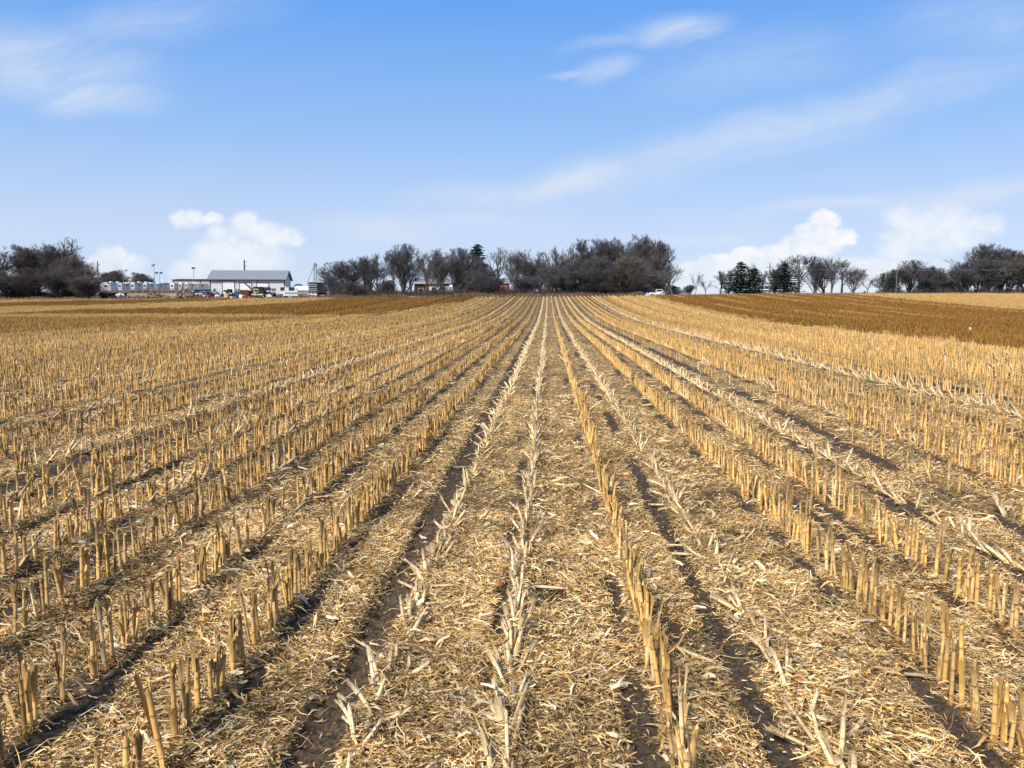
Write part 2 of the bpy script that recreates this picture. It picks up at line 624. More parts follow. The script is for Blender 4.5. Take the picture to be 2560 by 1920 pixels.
ground = mesh_np('ground', np.stack([gxv, gyv, zz], 1), gf, np.stack([soil, bro, fieldm], 1), gm, True)
tag(ground, 'dark soil of the harvested cornfield with a ribbed tyre track', 'ground', kind='structure')


def surf(x, y):
    return terrain(x, y) + micro(x, y)


# ---------------------------------------------------------------- corn stalks
GOLD = np.array([0.77, 0.445, 0.122])
PALE = np.array([0.80, 0.63, 0.38])
UMB = np.array([0.375, 0.190, 0.043])
GREY = np.array([0.33, 0.26, 0.17])

plants = []
for k in range(-150, 132):
    xr = ROW0 + ROWS * k + {-1: 0.075, 2: -0.04}.get(k, 0.0)
    ymin = max(1.6, abs(xr) / 0.86 - 2.5)
    if ymin > D_END - 1:
        continue
    n = int((D_END - ymin) / 0.063)
    y = ymin + np.arange(n) * 0.063 + rng.normal(0, 0.040, n)
    x = xr + rng.normal(0, 0.015, n) + 0.04 * (vnoise(y * 0.12, y * 0 + k, 90) - .5)
    plants.append(np.stack([np.full(n, k), x, y], 1))
P = np.concatenate(plants)
kk, X, Y = P[:, 0].astype(int), P[:, 1], P[:, 2]
px_, py_ = proj(X, Y, terrain(X, Y))
u_ = X / Y
keep = (px_ > -260 - 1500 / Y) & (px_ < 2820 + 1500 / Y) & (Y < D_END + 0.6 * (vnoise(X * .6, X * 0, 4) - .5))
for (xc, hw, st) in TRACKS:
    if abs(xc) > 3:
        keep &= ~((np.abs(X - xc) < hw * 1.3) & (rng.random(len(X)) < 0.85))
rr = rng.random(len(X))
# state of each row: share flattened, share missing
lodged = np.clip(0.15 + 0.55 * (hash2(kk, kk * 0, 5) - 0.6), 0.05, 0.6)
missing = np.full(len(X), 0.05)
for k, lo, mi in [(-1, 1.0, .2), (0, 1.0, .10), (1, .12, .04), (2, 1.0, .22), (3, .10, .08), (4, .22, .12), (5, 1.0, .35), (6, .25, .1), (11, .85, .2), (-2, .16, .06),
                  (-3, .22, .08), (-4, .22, .08), (-5, .35, .08), (-6, .35, .1), (-7, .22, .06), (-11, .75, .2), (-14, .6, .2), (-8, .6, .3), (-15, .3, .2), (17, .7, .2), (24, .7, .2)]:
    s = kk == k
    lodged[s] = lo
    missing[s] = mi
clump = vnoise(Y * 0.8, kk * 3.7, 15)
missing = missing + 0.40 * (clump < 0.14)
keep &= rr > missing
kk, X, Y, px_, py_, lodged = kk[keep], X[keep], Y[keep], px_[keep], py_[keep], lodged[keep]
n = len(X)
cl2 = vnoise(Y * 1.3, kk * 5.1, 25)
lod = (0.45 * rng.random(n) + 0.55 * cl2) < (0.10 + 0.80 * lodged)
lod |= lodged >= 1.0
crush = np.isin(kk, [-1, 2, 5])
tilt = np.where(lod, rng.uniform(38, 78, n), np.abs(rng.normal(2, 3.5, n)))
tilt = np.where(kk == 1, tilt + 6, tilt)
tilt = np.where(kk == 0, rng.uniform(48, 80, n), tilt)
up_in_mid = (kk == 0) & (rng.random(n) < 0.05)
tilt = np.where(up_in_mid, rng.uniform(8, 30, n), tilt)
tilt = np.where(crush, rng.uniform(30, 86, n), tilt)
# lean direction: mostly along the row, away from the camera
az = np.where(lod, rng.normal(0, 22, n), rng.uniform(-180, 180, n))
az = np.where(kk == 1, rng.normal(0, 60, n), az)
az = np.where(kk == 0, rng.normal(0, 15, n), az)
az = np.where(crush, rng.normal(0, 40, n), az)
hgt = np.clip(rng.normal(0.283, 0.036, n), 0.15, 0.40) * (0.9 + 0.2 * vnoise(X * 0.5, Y * 0.3, 33))
hgt = np.where(crush, rng.uniform(0.10, 0.26, n), hgt)
hgt = np.where(kk == 0, rng.uniform(0.18, 0.34, n), hgt)
hgt = np.where(lod & ~crush & (kk != 0), hgt * rng.uniform(0.8, 1.25, n), hgt)
spin = rng.uniform(0, 360, n)
bro_p = brown(X, Y)
palef = np.where(lod, rng.uniform(.35, 1.0, n), rng.uniform(0, .35, n))
palef = np.where(np.isin(kk, [0, -1, 2, 5]), 0.35 + 0.5 * palef, palef)
palef = np.clip(palef * (1 - bro_p * 0.6), 0, 1)
tcol = GOLD * (1 - palef[:, None]) + PALE * palef[:, None]
dull = rng.random(n) ** 2.8 * np.where(np.isin(kk, [0, -1, 2, 5]), .4, 1)
tcol = tcol * (1 - 0.40 * dull[:, None]) + GREY * 0.40 * dull[:, None]
tcol = tcol * (1 - 0.92 * bro_p[:, None]) + UMB * 0.92 * bro_p[:, None]
tcol = tcol * (rng.uniform(0.66, 1.14, n) * (1 - 0.5 * bro_p * (rng.random(n) < .3)))[:, None]
rowt = hash2(kk, kk * 0 + 3, 55)
tcol = tcol * (0.84 + 0.30 * rowt)[:, None]
hgt = hgt * np.where(np.abs(kk) > 6, 0.84 + 0.26 * hash2(kk, kk * 0 + 9, 56), 1.0)
Zs = terrain(X, Y) + np.where(Y < 60, micro(X, Y), 0)


def rotm(tl, a, s):
    """spin about z, then tilt towards azimuth a (0 = +Y, 90 = +X)"""
    tl, a, s = np.radians(tl), np.radians(a), np.radians(s)
    cs, ss = np.cos(s), np.sin(s)
    Rz = np.zeros((len(s), 3, 3))
    Rz[:, 0, 0], Rz[:, 0, 1], Rz[:, 1, 0], Rz[:, 1, 1], Rz[:, 2, 2] = cs, -ss, ss, cs, 1
    kx, ky = np.cos(a), -np.sin(a)           # rotation axis in the ground plane
    c, q = np.cos(tl), np.sin(tl)
    Rt = np.zeros_like(Rz)
    # Rodrigues with axis (ax, ay, 0) such that +Z goes to (sin a, cos a, 0)
    ax, ay = -np.cos(a), np.sin(a)
    Rt[:, 0, 0] = c + ax * ax * (1 - c)
    Rt[:, 0, 1] = ax * ay * (1 - c)
    Rt[:, 0, 2] = ay * q
    Rt[:, 1, 0] = ax * ay * (1 - c)
    Rt[:, 1, 1] = c + ay * ay * (1 - c)
    Rt[:, 1, 2] = -ax * q
    Rt[:, 2, 0] = -ay * q
    Rt[:, 2, 1] = ax * q
    Rt[:, 2, 2] = c
    return np.einsum('nij,njk->nik', Rt, Rz)


def tri_tube(path, rad, sides, colr, jag=None):
    """open tube as triangles; colr (n,3) per ring"""
    m_ = len(path)
    path = np.asarray(path, float)
    vs, cs = [], []
    for i in range(m_):
        d = path[min(i + 1, m_ - 1)] - path[max(i - 1, 0)]
        d /= np.linalg.norm(d)
        a = np.cross(d, [0.3, 1, 0.1])
        a /= np.linalg.norm(a)
        b = np.cross(d, a)
        for j in range(sides):
            t = 2 * math.pi * j / sides
            p = path[i] + (a * math.cos(t) * 1.0 + b * math.sin(t) * 0.85) * rad[i]
            if jag is not None and i == m_ - 1:
                p = p + d * jag[j]
            vs.append(p)
            cs.append(colr[i])
    fs = []
    for i in range(m_ - 1):
        for j in range(sides):
            a, b = i * sides + j, i * sides + (j + 1) % sides
            c, d = a + sides, b + sides
            fs += [(a, b, d), (a, d, c)]
    return vs, cs, fs


def ribbon(path, wid, side, colr):
    vs, cs, fs = [], [], []
    for i, p in enumerate(path):
        p = np.asarray(p, float)
        s = np.asarray(side[i] if isinstance(side, list) else side, float)
        vs += [p - s * wid[i] / 2, p + s * wid[i] / 2]
        cs += [colr[i], colr[i]]
    for i in range(len(path) - 1):
        a = 2 * i
        fs += [(a, a + 1, a + 3), (a, a + 3, a + 2)]
    return vs, cs, fs


def merge(parts):
    V_, C_, F_ = [], [], []
    for v, c, f in parts:
        o = len(V_)
        V_ += list(v)
        C_ += list(c)
        F_ += [tuple(i + o for i in q) for q in f]
    return np.array(V_, float), np.array(C_, float), np.array(F_, int)


def stalk_parts(seed, detail):
    """a stub about 1 unit tall (scaled by plant height); radius given for a 0.34 m stub"""
    r = random.Random(seed)
    Hs = 0.34
    rad0 = r.uniform(0.0125, 0.0170)
    sides = {3: 8, 2: 5, 1: 3}[detail]
    one = np.array([1.0, 1.0, 1.0])
    path, rads, cols = [], [], []
    bend = r.uniform(-0.02, 0.02)
    if detail == 3:
        z, nodes = -0.03, []
        zn = r.uniform(0.02, 0.06)
        while zn < Hs - 0.03:
            nodes.append(zn)
            zn += r.uniform(0.095, 0.15)
        zsamp = [-0.03, 0.0]
        for q in nodes:
            zsamp += [q - 0.012, q - 0.004, q, q + 0.005, q + 0.016]
        zsamp += [Hs - 0.02, Hs]
        for z in sorted(zsamp):
            f = z / Hs
            isn = any(abs(z - q) < 0.001 for q in nodes)
            nr = any(abs(z - q) < 0.0055 for q in nodes)
            path.append((bend * f * f, 0.3 * bend * f, z))
            rads.append(rad0 * (1.0 - 0.18 * f) * (1.16 if isn else 1.07 if nr else 1.0))
            c = one * (1.0 if not nr else 0.78)
            if isn:
                c = np.array([0.42, 0.34, 0.30])
            if z <= 0.02:
                c = c * np.array([0.80, 0.66, 0.55])
            if f > 0.84:
                c = c * np.array([0.62, 0.64, 0.72])
            cols.append(c)
        jag = [r.uniform(-0.016, 0.02) for _ in range(sides)]
    else:
        m_ = 4 if detail == 2 else 2
        for i in range(m_):
            f = i / (m_ - 1)
            path.append((bend * f, 0, -0.02 + f * (Hs + .02)))
            rads.append(rad0 * (1.12 if detail == 2 else 1.25) * (1 - 0.15 * f))
            cols.append(one * (0.75 if i == 0 else (1.0 if f < .9 else .82)))
        jag = [r.uniform(-0.012, 0.014) for _ in range(sides)]
    stem = tri_tube(path, rads, sides, cols, jag)
    stem_p, sheath_p, root_p = [stem], [], []
    top = np.array(path[-1])
    if detail == 3:
        # pale pith inside the ragged cut, splinters above it
        base_i = (len(path) - 1) * sides
        vs = [stem[0][base_i + j] for j in range(sides)] + [top + np.array([0, 0, -0.012])]
        stem_p.append((vs, [np.array([1.1, 1.2, 1.35]) * .9] * (sides + 1), [(j, (j + 1) % sides, sides) for j in range(sides)]))
        for _ in range(r.randint(3, 7)):
            t = r.uniform(0, 6.28)
            p0 = top + np.array([math.cos(t), math.sin(t), -0.8]) * rad0 * 0.9
            L = r.uniform(0.015, 0.075)
            dr = np.array([math.cos(t) * r.uniform(-.2, .5), math.sin(t) * r.uniform(-.2, .5), 1]) * L
            stem_p.append(ribbon([p0, p0 + dr * .6, p0 + dr], [0.006, 0.004, 0.001], (-math.sin(t), math.cos(t), 0), [one * .75, one * .62, one * .5]))
        for q in range(r.randint(1, 3)):
            # dead leaf sheath hugging the stem, coming away at its torn top
            t0, z0 = r.uniform(0, 6.28), r.choice(nodes)
            zl = r.uniform(0.09, 0.17)
            arc = r.uniform(1.2, 2.6)
            nseg, ns = 4, 4
            vs, cs, fs = [], [], []
            flare = r.uniform(0.002, 0.02)
            for i in range(nseg + 1):
                f = i / nseg
                for j in range(ns + 1):
                    t = t0 + arc * (j / ns - 0.5) * (1 - 0.35 * f)
                    rr_ = rad0 * 1.16 + flare * f * f + 0.002
                    zz_ = z0 + zl * f + (r.uniform(-0.03, 0.035) if i == nseg else 0)
                    vs.append(np.array([math.cos(t) * rr_, math.sin(t) * rr_, zz_]))
                    cs.append(np.array([0.80, 0.80, 0.82]) * (1.05 - 0.50 * f) * r.uniform(.8, 1.1))
            for i in range(nseg):
                for j in range(ns):
                    a = i * (ns + 1) + j
                    fs += [(a, a + 1, a + ns + 2), (a, a + ns + 2, a + ns + 1)]
            sheath_p.append((vs, cs, fs))
        if r.random() < 0.55:
            t = r.uniform(0, 6.28)
            L = r.uniform(0.08, 0.24)
            d = np.array([math.cos(t), math.sin(t), 0])
            z0 = r.choice(nodes)
            pth = [np.array([0, 0, z0]) + d * rad0, np.array([0, 0, z0 + .05]) + d * (rad0 + L * .3), np.array([0, 0, z0 + r.uniform(-.03, .05)]) + d * L * .7, np.array([0, 0, max(0.01, z0 - r.uniform(.05, .2))]) + d * L]
            sheath_p.append(ribbon(pth, [.016, .02, .016, .004], (-d[1], d[0], r.uniform(-.4, .4)), [one * .8, one * .75, one * .9, one * .7]))
        for q in range(r.randint(5, 8)):
            t = 6.28 * q / 7 + r.uniform(-.3, .3)
            d = np.array([math.cos(t), math.sin(t), 0])
            z0 = r.uniform(0.015, 0.045)
            root_p.append(tri_tube([d * rad0 * .8 + [0, 0, z0], d * (rad0 + .012) + [0, 0, z0 * .4], d * (rad0 + .026) + [0, 0, -0.025]], [.0036, .0032, .002], 3, [np.array([.75, .5, .38]), np.array([.62, .42, .32]), np.array([.3, .2, .16])]))
    elif detail == 2:
        for q in range(2):
            t = r.uniform(0, 6.28)
            d = np.array([math.cos(t), math.sin(t), 0])
            z0 = r.uniform(0.08, 0.22)
            stem_p.append(ribbon([d * rad0 * 1.2 + [0, 0, z0], d * (rad0 * 1.5 + .006) + [0, 0, z0 + .07], d * (rad0 * 1.4 + r.uniform(.0, .05)) + [0, 0, z0 + r.uniform(.08, .17)]], [.02, .02, .004], (-d[1], d[0], 0), [one * .75, one * .68, one * .5]))
    return stem_p, sheath_p, root_p


def scatter(variants, idx, pos, rot, scl, tint):
    """joins many transformed copies of a few shapes into arrays"""
    VV, CC, FF, off = [], [], [], 0
    for vi, (v, c, f) in enumerate(variants):
        s = np.where(idx == vi)[0]
        if not len(s):
            continue
        q = v[None] * scl[s][:, None, :]
        q = np.einsum('nij,nmj->nmi', rot[s], q) + pos[s][:, None, :]
        cc = np.clip(c[None] * tint[s][:, None, :], 0, 0.9)
        ff = f[None] + (np.arange(len(s)) * len(v))[:, None, None] + off
        VV.append(q.reshape(-1, 3))
        CC.append(cc.reshape(-1, 3))
        FF.append(ff.reshape(-1, 3))
        off += len(s) * len(v)
    return np.concatenate(VV), np.concatenate(CC), np.concatenate(FF)


def join(sets):
    V_, C_, F_, o = [], [], [], 0
    for v, c, f in sets:
        V_.append(v)
        C_.append(c)
        F_.append(f + o)
        o += len(v)
    return np.concatenate(V_), np.concatenate(C_), np.concatenate(F_)


stalk_m = mat('dry_corn_stalk', (1, 1, 1), 0.62, 0.16, 40.0, attr='tint', spec=0.12)
var3 = [merge(sum(stalk_parts(100 + i, 3), [])) for i in range(18)]
var2 = [merge(sum(stalk_parts(200 + i, 2), [])) for i in range(14)]
var1 = [merge(sum(stalk_parts(300 + i, 1), [])) for i in range(8)]

# the 300 stubs that show largest are objects of their own
ctr_px, ctr_py = proj(X, Y, Zs + 0.15)
vis = (px_ > 6) & (px_ < 2554) & (ctr_py < 1905) & (Y > 2.6)
shown = np.where(vis, hgt / Y, -1)
big = np.argsort(-shown)[:300]
is_big = np.zeros(n, bool)
is_big[big] = True
rot = rotm(tilt, az, spin)
thick = rng.uniform(0.68, 1.0, n)
scl = np.stack([thick, thick, hgt / 0.34], 1)
pos = np.stack([X, Y, Zs - 0.006], 1)
sets = []
rest = ~is_big
m3 = rest & (Y < 15)
m2 = rest & (Y >= 15) & (Y < 46)
m1 = rest & (Y >= 46)
for mm, vv in ((m3, var3), (m2, var2), (m1, var1)):
    s = np.where(mm)[0]
    sc2 = scl[s].copy()
    if vv is var1:
        sc2[:, :2] *= 1.35
    sets.append(scatter(vv, rng.integers(0, len(vv), len(s)), pos[s], rot[s], sc2, tcol[s]))
v_, c_, f_ = join(sets)
st_o = mesh_np('corn_stubble', v_, f_, c_, stalk_m, True)
tag(st_o, 'rows of cut golden corn stalks receding across the field to the trees', 'corn stubble', kind='stuff')

ORD = 'zeroth first second third fourth fifth sixth seventh eighth ninth tenth eleventh twelfth thirteenth fourteenth fifteenth sixteenth seventeenth eighteenth nineteenth'.split()
TENS = ['', '', 'twent', 'thirt', 'fort', 'fift', 'sixt', 'sevent', 'eight', 'ninet']


def ordinal(i):
    if i < 20:
        return ORD[i]
    if i < 100:
        return TENS[i // 10] + ('ieth' if i % 10 == 0 else 'y-' + ORD[i % 10])
    return 'hundred-and-' + ordinal(i - 100) if i > 100 else 'hundredth'


def row_phrase(k):
    if k == 0:
        return 'the flattened middle row'
    if k == -1:
        return 'the trampled row beside the tyre track'
    if k > 0:
        return 'the ' + ordinal(k) + ' row right of middle'
    return 'the ' + ordinal(-k) + ' row left of middle'


protos = []
for i in range(12):
    a, b, c = stalk_parts(500 + i, 3)
    ms = []
    for nm, q in [('stem', a)] + [('leaf_sheath', [bq]) for bq in b] + [('brace_roots', c)]:
        vv, cc, ff = merge(q)
        ms.append((nm, vv, cc, ff))
    protos.append(ms)
mesh_cache = {}
order_in_row = {}
for k in np.unique(kk[is_big]):
    s = np.where((kk == k) & (px_ > 0) & (px_ < 2560) & (ctr_py < 1915) & (Y > 2.4))[0]
    s = s[np.argsort(Y[s])]
    for j, q in enumerate(s):
        order_in_row[q] = j + 1
cls = lambda c: 0 if c[2] > 0.20 else 1
for j, q in enumerate(sorted(big, key=lambda i: (kk[i], Y[i]))):
    pi = int(rng.integers(0, len(protos)))
    tone = int(palef[q] * 2.99), int(min(2, dull[q] * 3))
    look = 'upright golden' if tilt[q] < 12 else 'slanting golden' if tilt[q] < 38 else 'leaning pale' if tilt[q] < 60 else 'flattened pale'
    if dull[q] > 0.5:
        look = look.replace('golden', 'weathered').replace('pale', 'weathered')
    lab = '%s stalk stub, %s from the front of %s' % (look, ordinal(order_in_row.get(q, 1)), row_phrase(int(kk[q])))
    root = bpy.data.objects.new('corn_stalk', None)
    COL.objects.link(root)
    root.empty_display_size = 0.05
    tag(root, lab, 'corn stalk', 'cut corn stalks standing in the stubble rows')
    root.location = pos[q]
    from mathutils import Matrix
    root.rotation_euler = Matrix(rot[q].tolist()).to_euler()
    root.scale = scl[q]
    for qi, (nm, vv, cc, ff) in enumerate(protos[pi]):
        key = (pi, qi, tone)
        if key not in mesh_cache:
            mesh_cache[key] = mesh_np(nm, vv, ff, np.clip(cc * tcol[q], 0, .9), stalk_m, True, link=False)
        ch = bpy.data.objects.new(nm, mesh_cache[key])
        COL.objects.link(ch)
        ch.parent = root

# ---------------------------------------------------------------- chopped residue on the ground
res_m = mat('corn_residue', (1, 1, 1), 0.75, 0.18, 25.0, attr='tint', spec=0.08)
RC = np.array([[.67, .485, .25], [.62, .42, .18], [.49, .30, .105], [.31, .175, .062], [.15, .080, .034], [.60, .52, .40], [.72, .575, .33], [.065, .040, .020], [.42, .17, .06]])
RP = np.array([.22, .22, .17, .13, .10, .03, .07, .05, .01])


def pieces(count, ymin, ymax, seg, lmul, wmul, seed, zlift=0.065, cover=0.95):
    r = np.random.default_rng(seed)
    # uniform over the trapezoid the photograph can see, with a margin
    y = np.sqrt(r.uniform(ymin ** 2, ymax ** 2, count * 2))
    hw = 0.80 * y + 1.2
    x = r.uniform(-1, 1, count * 2) * hw
    x = x - 0.03 * y
    ok = r.random(count * 2) < hw / (0.80 * y + 1.2)
    ok &= r.random(count * 2) > soilmask(x, y) * cover
    dens = vnoise(x * 1.1, y * 1.1, 101) * 0.5 + vnoise(x * 4, y * 4, 102) * 0.5
    ok &= r.random(count * 2) < 0.55 + 0.9 * dens
    x, y = x[ok][:count], y[ok][:count]
    n = len(x)
    kind = r.random(n)
    L = np.clip(r.lognormal(math.log(0.037), 0.62, n), 0.02, 0.34) * lmul
    Wd = np.clip(r.lognormal(math.log(0.0038), 0.5, n), 0.002, 0.03) * wmul
    husk = kind > 0.996
    Wd = np.where(husk, r.uniform(0.014, 0.028, n), Wd)
    L = np.where(husk, r.uniform(0.06, 0.16, n), L)
    flow = (vnoise(x * 0.9, y * 0.9, 111) - 0.5) * 1.6
    ang = flow + r.normal(0, 0.75, n)
    pit = r.normal(0, 0.30, n)
    d = np.stack([np.cos(ang) * np.cos(pit), np.sin(ang) * np.cos(pit), np.sin(pit)], 1)
    sd_ = np.stack([-np.sin(ang), np.cos(ang), np.zeros(n)], 1)
    upv = np.cross(d, sd_)
    roll = r.normal(0, 0.75, n)
    curve = r.normal(0, 0.11, n) * L
    arch = r.normal(0.02, 0.10, n) * L
    twist = r.normal(0, 0.7, n)
    z = terrain(x, y) + np.where(y < 45, micro(x, y), 0) + r.uniform(0.0, zlift, n) * (1 - 0.8 * soilmask(x, y)) + np.abs(np.sin(pit)) * L * 0.35 + 0.003
    c0 = np.stack([x, y, z], 1)
    t = np.linspace(-0.5, 0.5, seg + 1)
    Vs = np.zeros((n, (seg + 1) * 2, 3))
    for i, q in enumerate(t):
        bow = 1 - 4 * q * q
        ctr = c0 + d * (L * q)[:, None] + sd_ * (curve * bow)[:, None] + upv * (arch * bow)[:, None]
        rl = roll + twist * q * 2
        if seg > 2:
            ctr = ctr + sd_ * (r.normal(0, .035, n) * L)[:, None] + upv * (r.normal(0, .035, n) * L)[:, None]
        wv = sd_ * np.cos(rl)[:, None] + upv * np.sin(rl)[:, None]
        w = Wd * (0.45 + 0.55 * np.sqrt(max(0.0, 1 - (2 * q) ** 2 * 0.9)))
        Vs[:, 2 * i] = ctr - wv * (w / 2)[:, None]
        Vs[:, 2 * i + 1] = ctr + wv * (w / 2)[:, None]
    fi = []
    for i in range(seg):
        a = 2 * i
        fi.append((a, a + 1, a + 3, a + 2))
    fi = np.array(fi)
    Fs = (fi[None] + (np.arange(n) * (seg + 1) * 2)[:, None, None]).reshape(-1, 4)
    ci = r.choice(len(RC), n, p=RP)
    C = RC[ci] * r.uniform(0.75, 1.15, n)[:, None]
    C = np.where(husk[:, None], np.array([.64, .52, .34]) * r.uniform(.7, 1.1, n)[:, None], C)
    C = C * (0.70 + 0.55 * sstep(vnoise(x * 2.3, y * 2.6, 121) * .55 + vnoise(x * 8, y * 9, 122) * .45, .25, .72))[:, None]
    bb = brown(x, y)[:, None] if ymax > 20 else 0
    C = C * (1 - 0.8 * bb) + np.array([.34, .19, .06]) * 0.8 * bb
    C = np.repeat(C, (seg + 1) * 2, axis=0)
    return Vs.reshape(-1, 3), np.clip(C, 0, .85), Fs


sets = [pieces(300000, 2.4, 7.0, 4, 1.08, 1.1, 1), pieces(290000, 7.0, 16.0, 2, 1.15, 1.4, 2), pieces(250000, 16.0, 36.0, 1, 1.25, 2.0, 3, 0.06), pieces(130000, 36.0, 80.0, 1, 1.8, 3.2, 4, 0.08)]
v_, c_, f_ = join(sets)
re_o = mesh_np('corn_residue', v_, f_, c_, res_m, False)
tag(re_o, 'straw coloured chopped leaves and husks strewn between the corn rows', 'crop residue', kind='stuff')
print('stalks', n, 'residue faces', len(f_))


# loose cut stalk pieces and cobs that lie on the residue
def loose(count, ymax, seed):
    r = np.random.default_rng(seed)
    y = np.sqrt(r.uniform(2.6 ** 2, ymax ** 2, count))
    x = r.uniform(-1, 1, count) * (0.8 * y + 1)
    L = np.clip(r.lognormal(math.log(0.13), 0.5, count), 0.05, 0.45)
    a = np.degrees((vnoise(x * 0.9, y * 0.9, 111) - 0.5) * 1.2 + r.normal(0, 0.7, count)) + 90
    cob = r.random(count) < 0.06
    L = np.where(cob, r.uniform(.06, .13, count), L)
    thick = np.where(cob, 1.05, r.uniform(0.5, 1.0, count))
    z = terrain(x, y) + micro(x, y) + 0.03 + r.uniform(0, .02, count)
    rt = rotm(r.normal(87, 4, count), a, r.uniform(0, 360, count))
    c = np.where(cob[:, None], np.array([.24, .095, .045]), PALE * (1 - 0.5 * r.random(count)[:, None]) + 0.3 * GOLD * r.random(count)[:, None])
    return scatter(var2, r.integers(0, len(var2), count), np.stack([x, y, z], 1), rt, np.stack([thick, thick, L / 0.34], 1), c * r.uniform(.6, 1.0, count)[:, None])


v_, c_, f_ = loose(1100, 22.0, 9)
lo_o = mesh_np('fallen_stalk_litter', v_, f_, c_, stalk_m, True)
tag(lo_o, 'loose cut stalk lengths and reddish cobs lying on the chopped residue', 'crop litter', kind='stuff')

# ---------------------------------------------------------------- trees
bark_m = mat('grey_brown_bark', (0.088, 0.079, 0.076), 0.9, 0.35, 3.0, objrand=0.2)
twig_m = mat('bare_twigs', (0.086, 0.079, 0.086), 0.9, 0.3, 1.0, objrand=0.22)
rtwig_m = mat('reddish_twigs', (0.108, 0.080, 0.068), 0.9, 0.3, 1.0, objrand=0.25)
gtwig_m = mat('olive_twigs', (0.115, 0.105, 0.080), 0.9, 0.3, 1.0, objrand=0.2)
needle_m = mat('dark_spruce_needles', (0.022, 0.040, 0.030), 0.8, 0.5, 2.0, objrand=0.2)


def grow(rg, roots, tmin, tmax, per, lmul, spread, upb, wig, rmul, seg, env):
    """children along parent polylines; roots = (P (n,s,3), R (n,s))"""
    PP, RR = roots
    n_, s_, _ = PP.shape
    t = rg.uniform(tmin, tmax, (n_, per))
    t.sort(axis=1)
    fi = t * (s_ - 1)
    i0_ = np.minimum(fi.astype(int), s_ - 2)
    fr = (fi - i0_)[..., None]
    ii = np.arange(n_)[:, None]
    st = PP[ii, i0_] * (1 - fr) + PP[ii, i0_ + 1] * fr
    pd = PP[ii, i0_ + 1] - PP[ii, i0_]
    pd = pd / (np.linalg.norm(pd, axis=2, keepdims=True) + 1e-9)
    pr = RR[ii, i0_] * (1 - fr[..., 0]) + RR[ii, i0_ + 1] * fr[..., 0]
    pl = np.linalg.norm(PP[:, -1] - PP[:, 0], axis=1)[:, None]
    rv = rg.normal(0, 1, pd.shape)
    rv -= pd * (rv * pd).sum(2, keepdims=True)
    rv /= np.linalg.norm(rv, axis=2, keepdims=True) + 1e-9
    sp = np.radians(rg.normal(spread, spread * 0.25, t.shape))[..., None]
    d = pd * np.cos(sp) + rv * np.sin(sp)
    d[..., 2] += upb
    d /= np.linalg.norm(d, axis=2, keepdims=True)
    L = pl * lmul * (1.15 - 0.55 * t) * rg.uniform(0.7, 1.2, t.shape)
    # keep inside the crown envelope: ellipsoid (cx, cz, rx, rz)
    if env is not None:
        c, rx, rz = np.array([0, 0, env[0]]), env[1], env[2]
        e = np.array([rx, rx, rz])
        o = (st - c) / e
        q = d / e
        a, b, cc = (q * q).sum(2), (o * q).sum(2), (o * o).sum(2) - 1
        dis = np.maximum(b * b - a * cc, 0)
        far = (-b + np.sqrt(dis)) / a
        L = np.clip(np.minimum(L, np.maximum(far, 0.0) * rg.uniform(0.6, 1.2, t.shape)), 0.0, None)
    st, d, L, pr = st.reshape(-1, 3), d.reshape(-1, 3), L.ravel(), pr.ravel()
    kp = L > 0.22
    st, d, L, pr = st[kp], d[kp], L[kp], pr[kp]
    m_ = len(st)
    P2 = np.zeros((m_, seg + 1, 3))
    R2 = np.zeros((m_, seg + 1))
    P2[:, 0] = st
    dd = d.copy()
    r0 = pr * rmul
    for i in range(seg):
        P2[:, i + 1] = P2[:, i] + dd * (L / seg)[:, None]
        dd = dd + rg.normal(0, wig, dd.shape)
        dd[:, 2] += upb * 0.4
        dd /= np.linalg.norm(dd, axis=1, keepdims=True)
    for i in range(seg + 1):
        R2[:, i] = r0 * (1 - 0.72 * i / seg)
    return P2, R2


def tubes(PP, RR, sides):
    n_, s_, _ = PP.shape
    d = np.zeros_like(PP)
    d[:, 1:-1] = PP[:, 2:] - PP[:, :-2]
    d[:, 0] = PP[:, 1] - PP[:, 0]
    d[:, -1] = PP[:, -1] - PP[:, -2]
    d /= np.linalg.norm(d, axis=2, keepdims=True) + 1e-9
    ref = np.where(np.abs(d[..., 2:3]) > 0.9, np.array([1.0, 0, 0]), np.array([0, 0, 1.0]))
    a = np.cross(d, ref)
    a /= np.linalg.norm(a, axis=2, keepdims=True) + 1e-9
    b = np.cross(d, a)
    th = np.arange(sides) * 2 * math.pi / sides
    Vv = PP[:, :, None, :] + RR[:, :, None, None] * (a[:, :, None, :] * np.cos(th)[None, None, :, None] + b[:, :, None, :] * np.sin(th)[None, None, :, None])
    q = []
    for i in range(s_ - 1):
        for j in range(sides):
            q.append((i * sides + j, i * sides + (j + 1) % sides, (i + 1) * sides + (j + 1) % sides, (i + 1) * sides + j))
    q = np.array(q)
    Fq = (q[None] + (np.arange(n_) * s_ * sides)[:, None, None]).reshape(-1, 4)
    return Vv.reshape(-1, 3), Fq


def joinq(sets):
    V_, F_, o = [], [], 0
    for v, f in sets:
        V_.append(v)
        F_.append(f + o)
        o += len(v)
    return np.concatenate(V_), np.concatenate(F_)


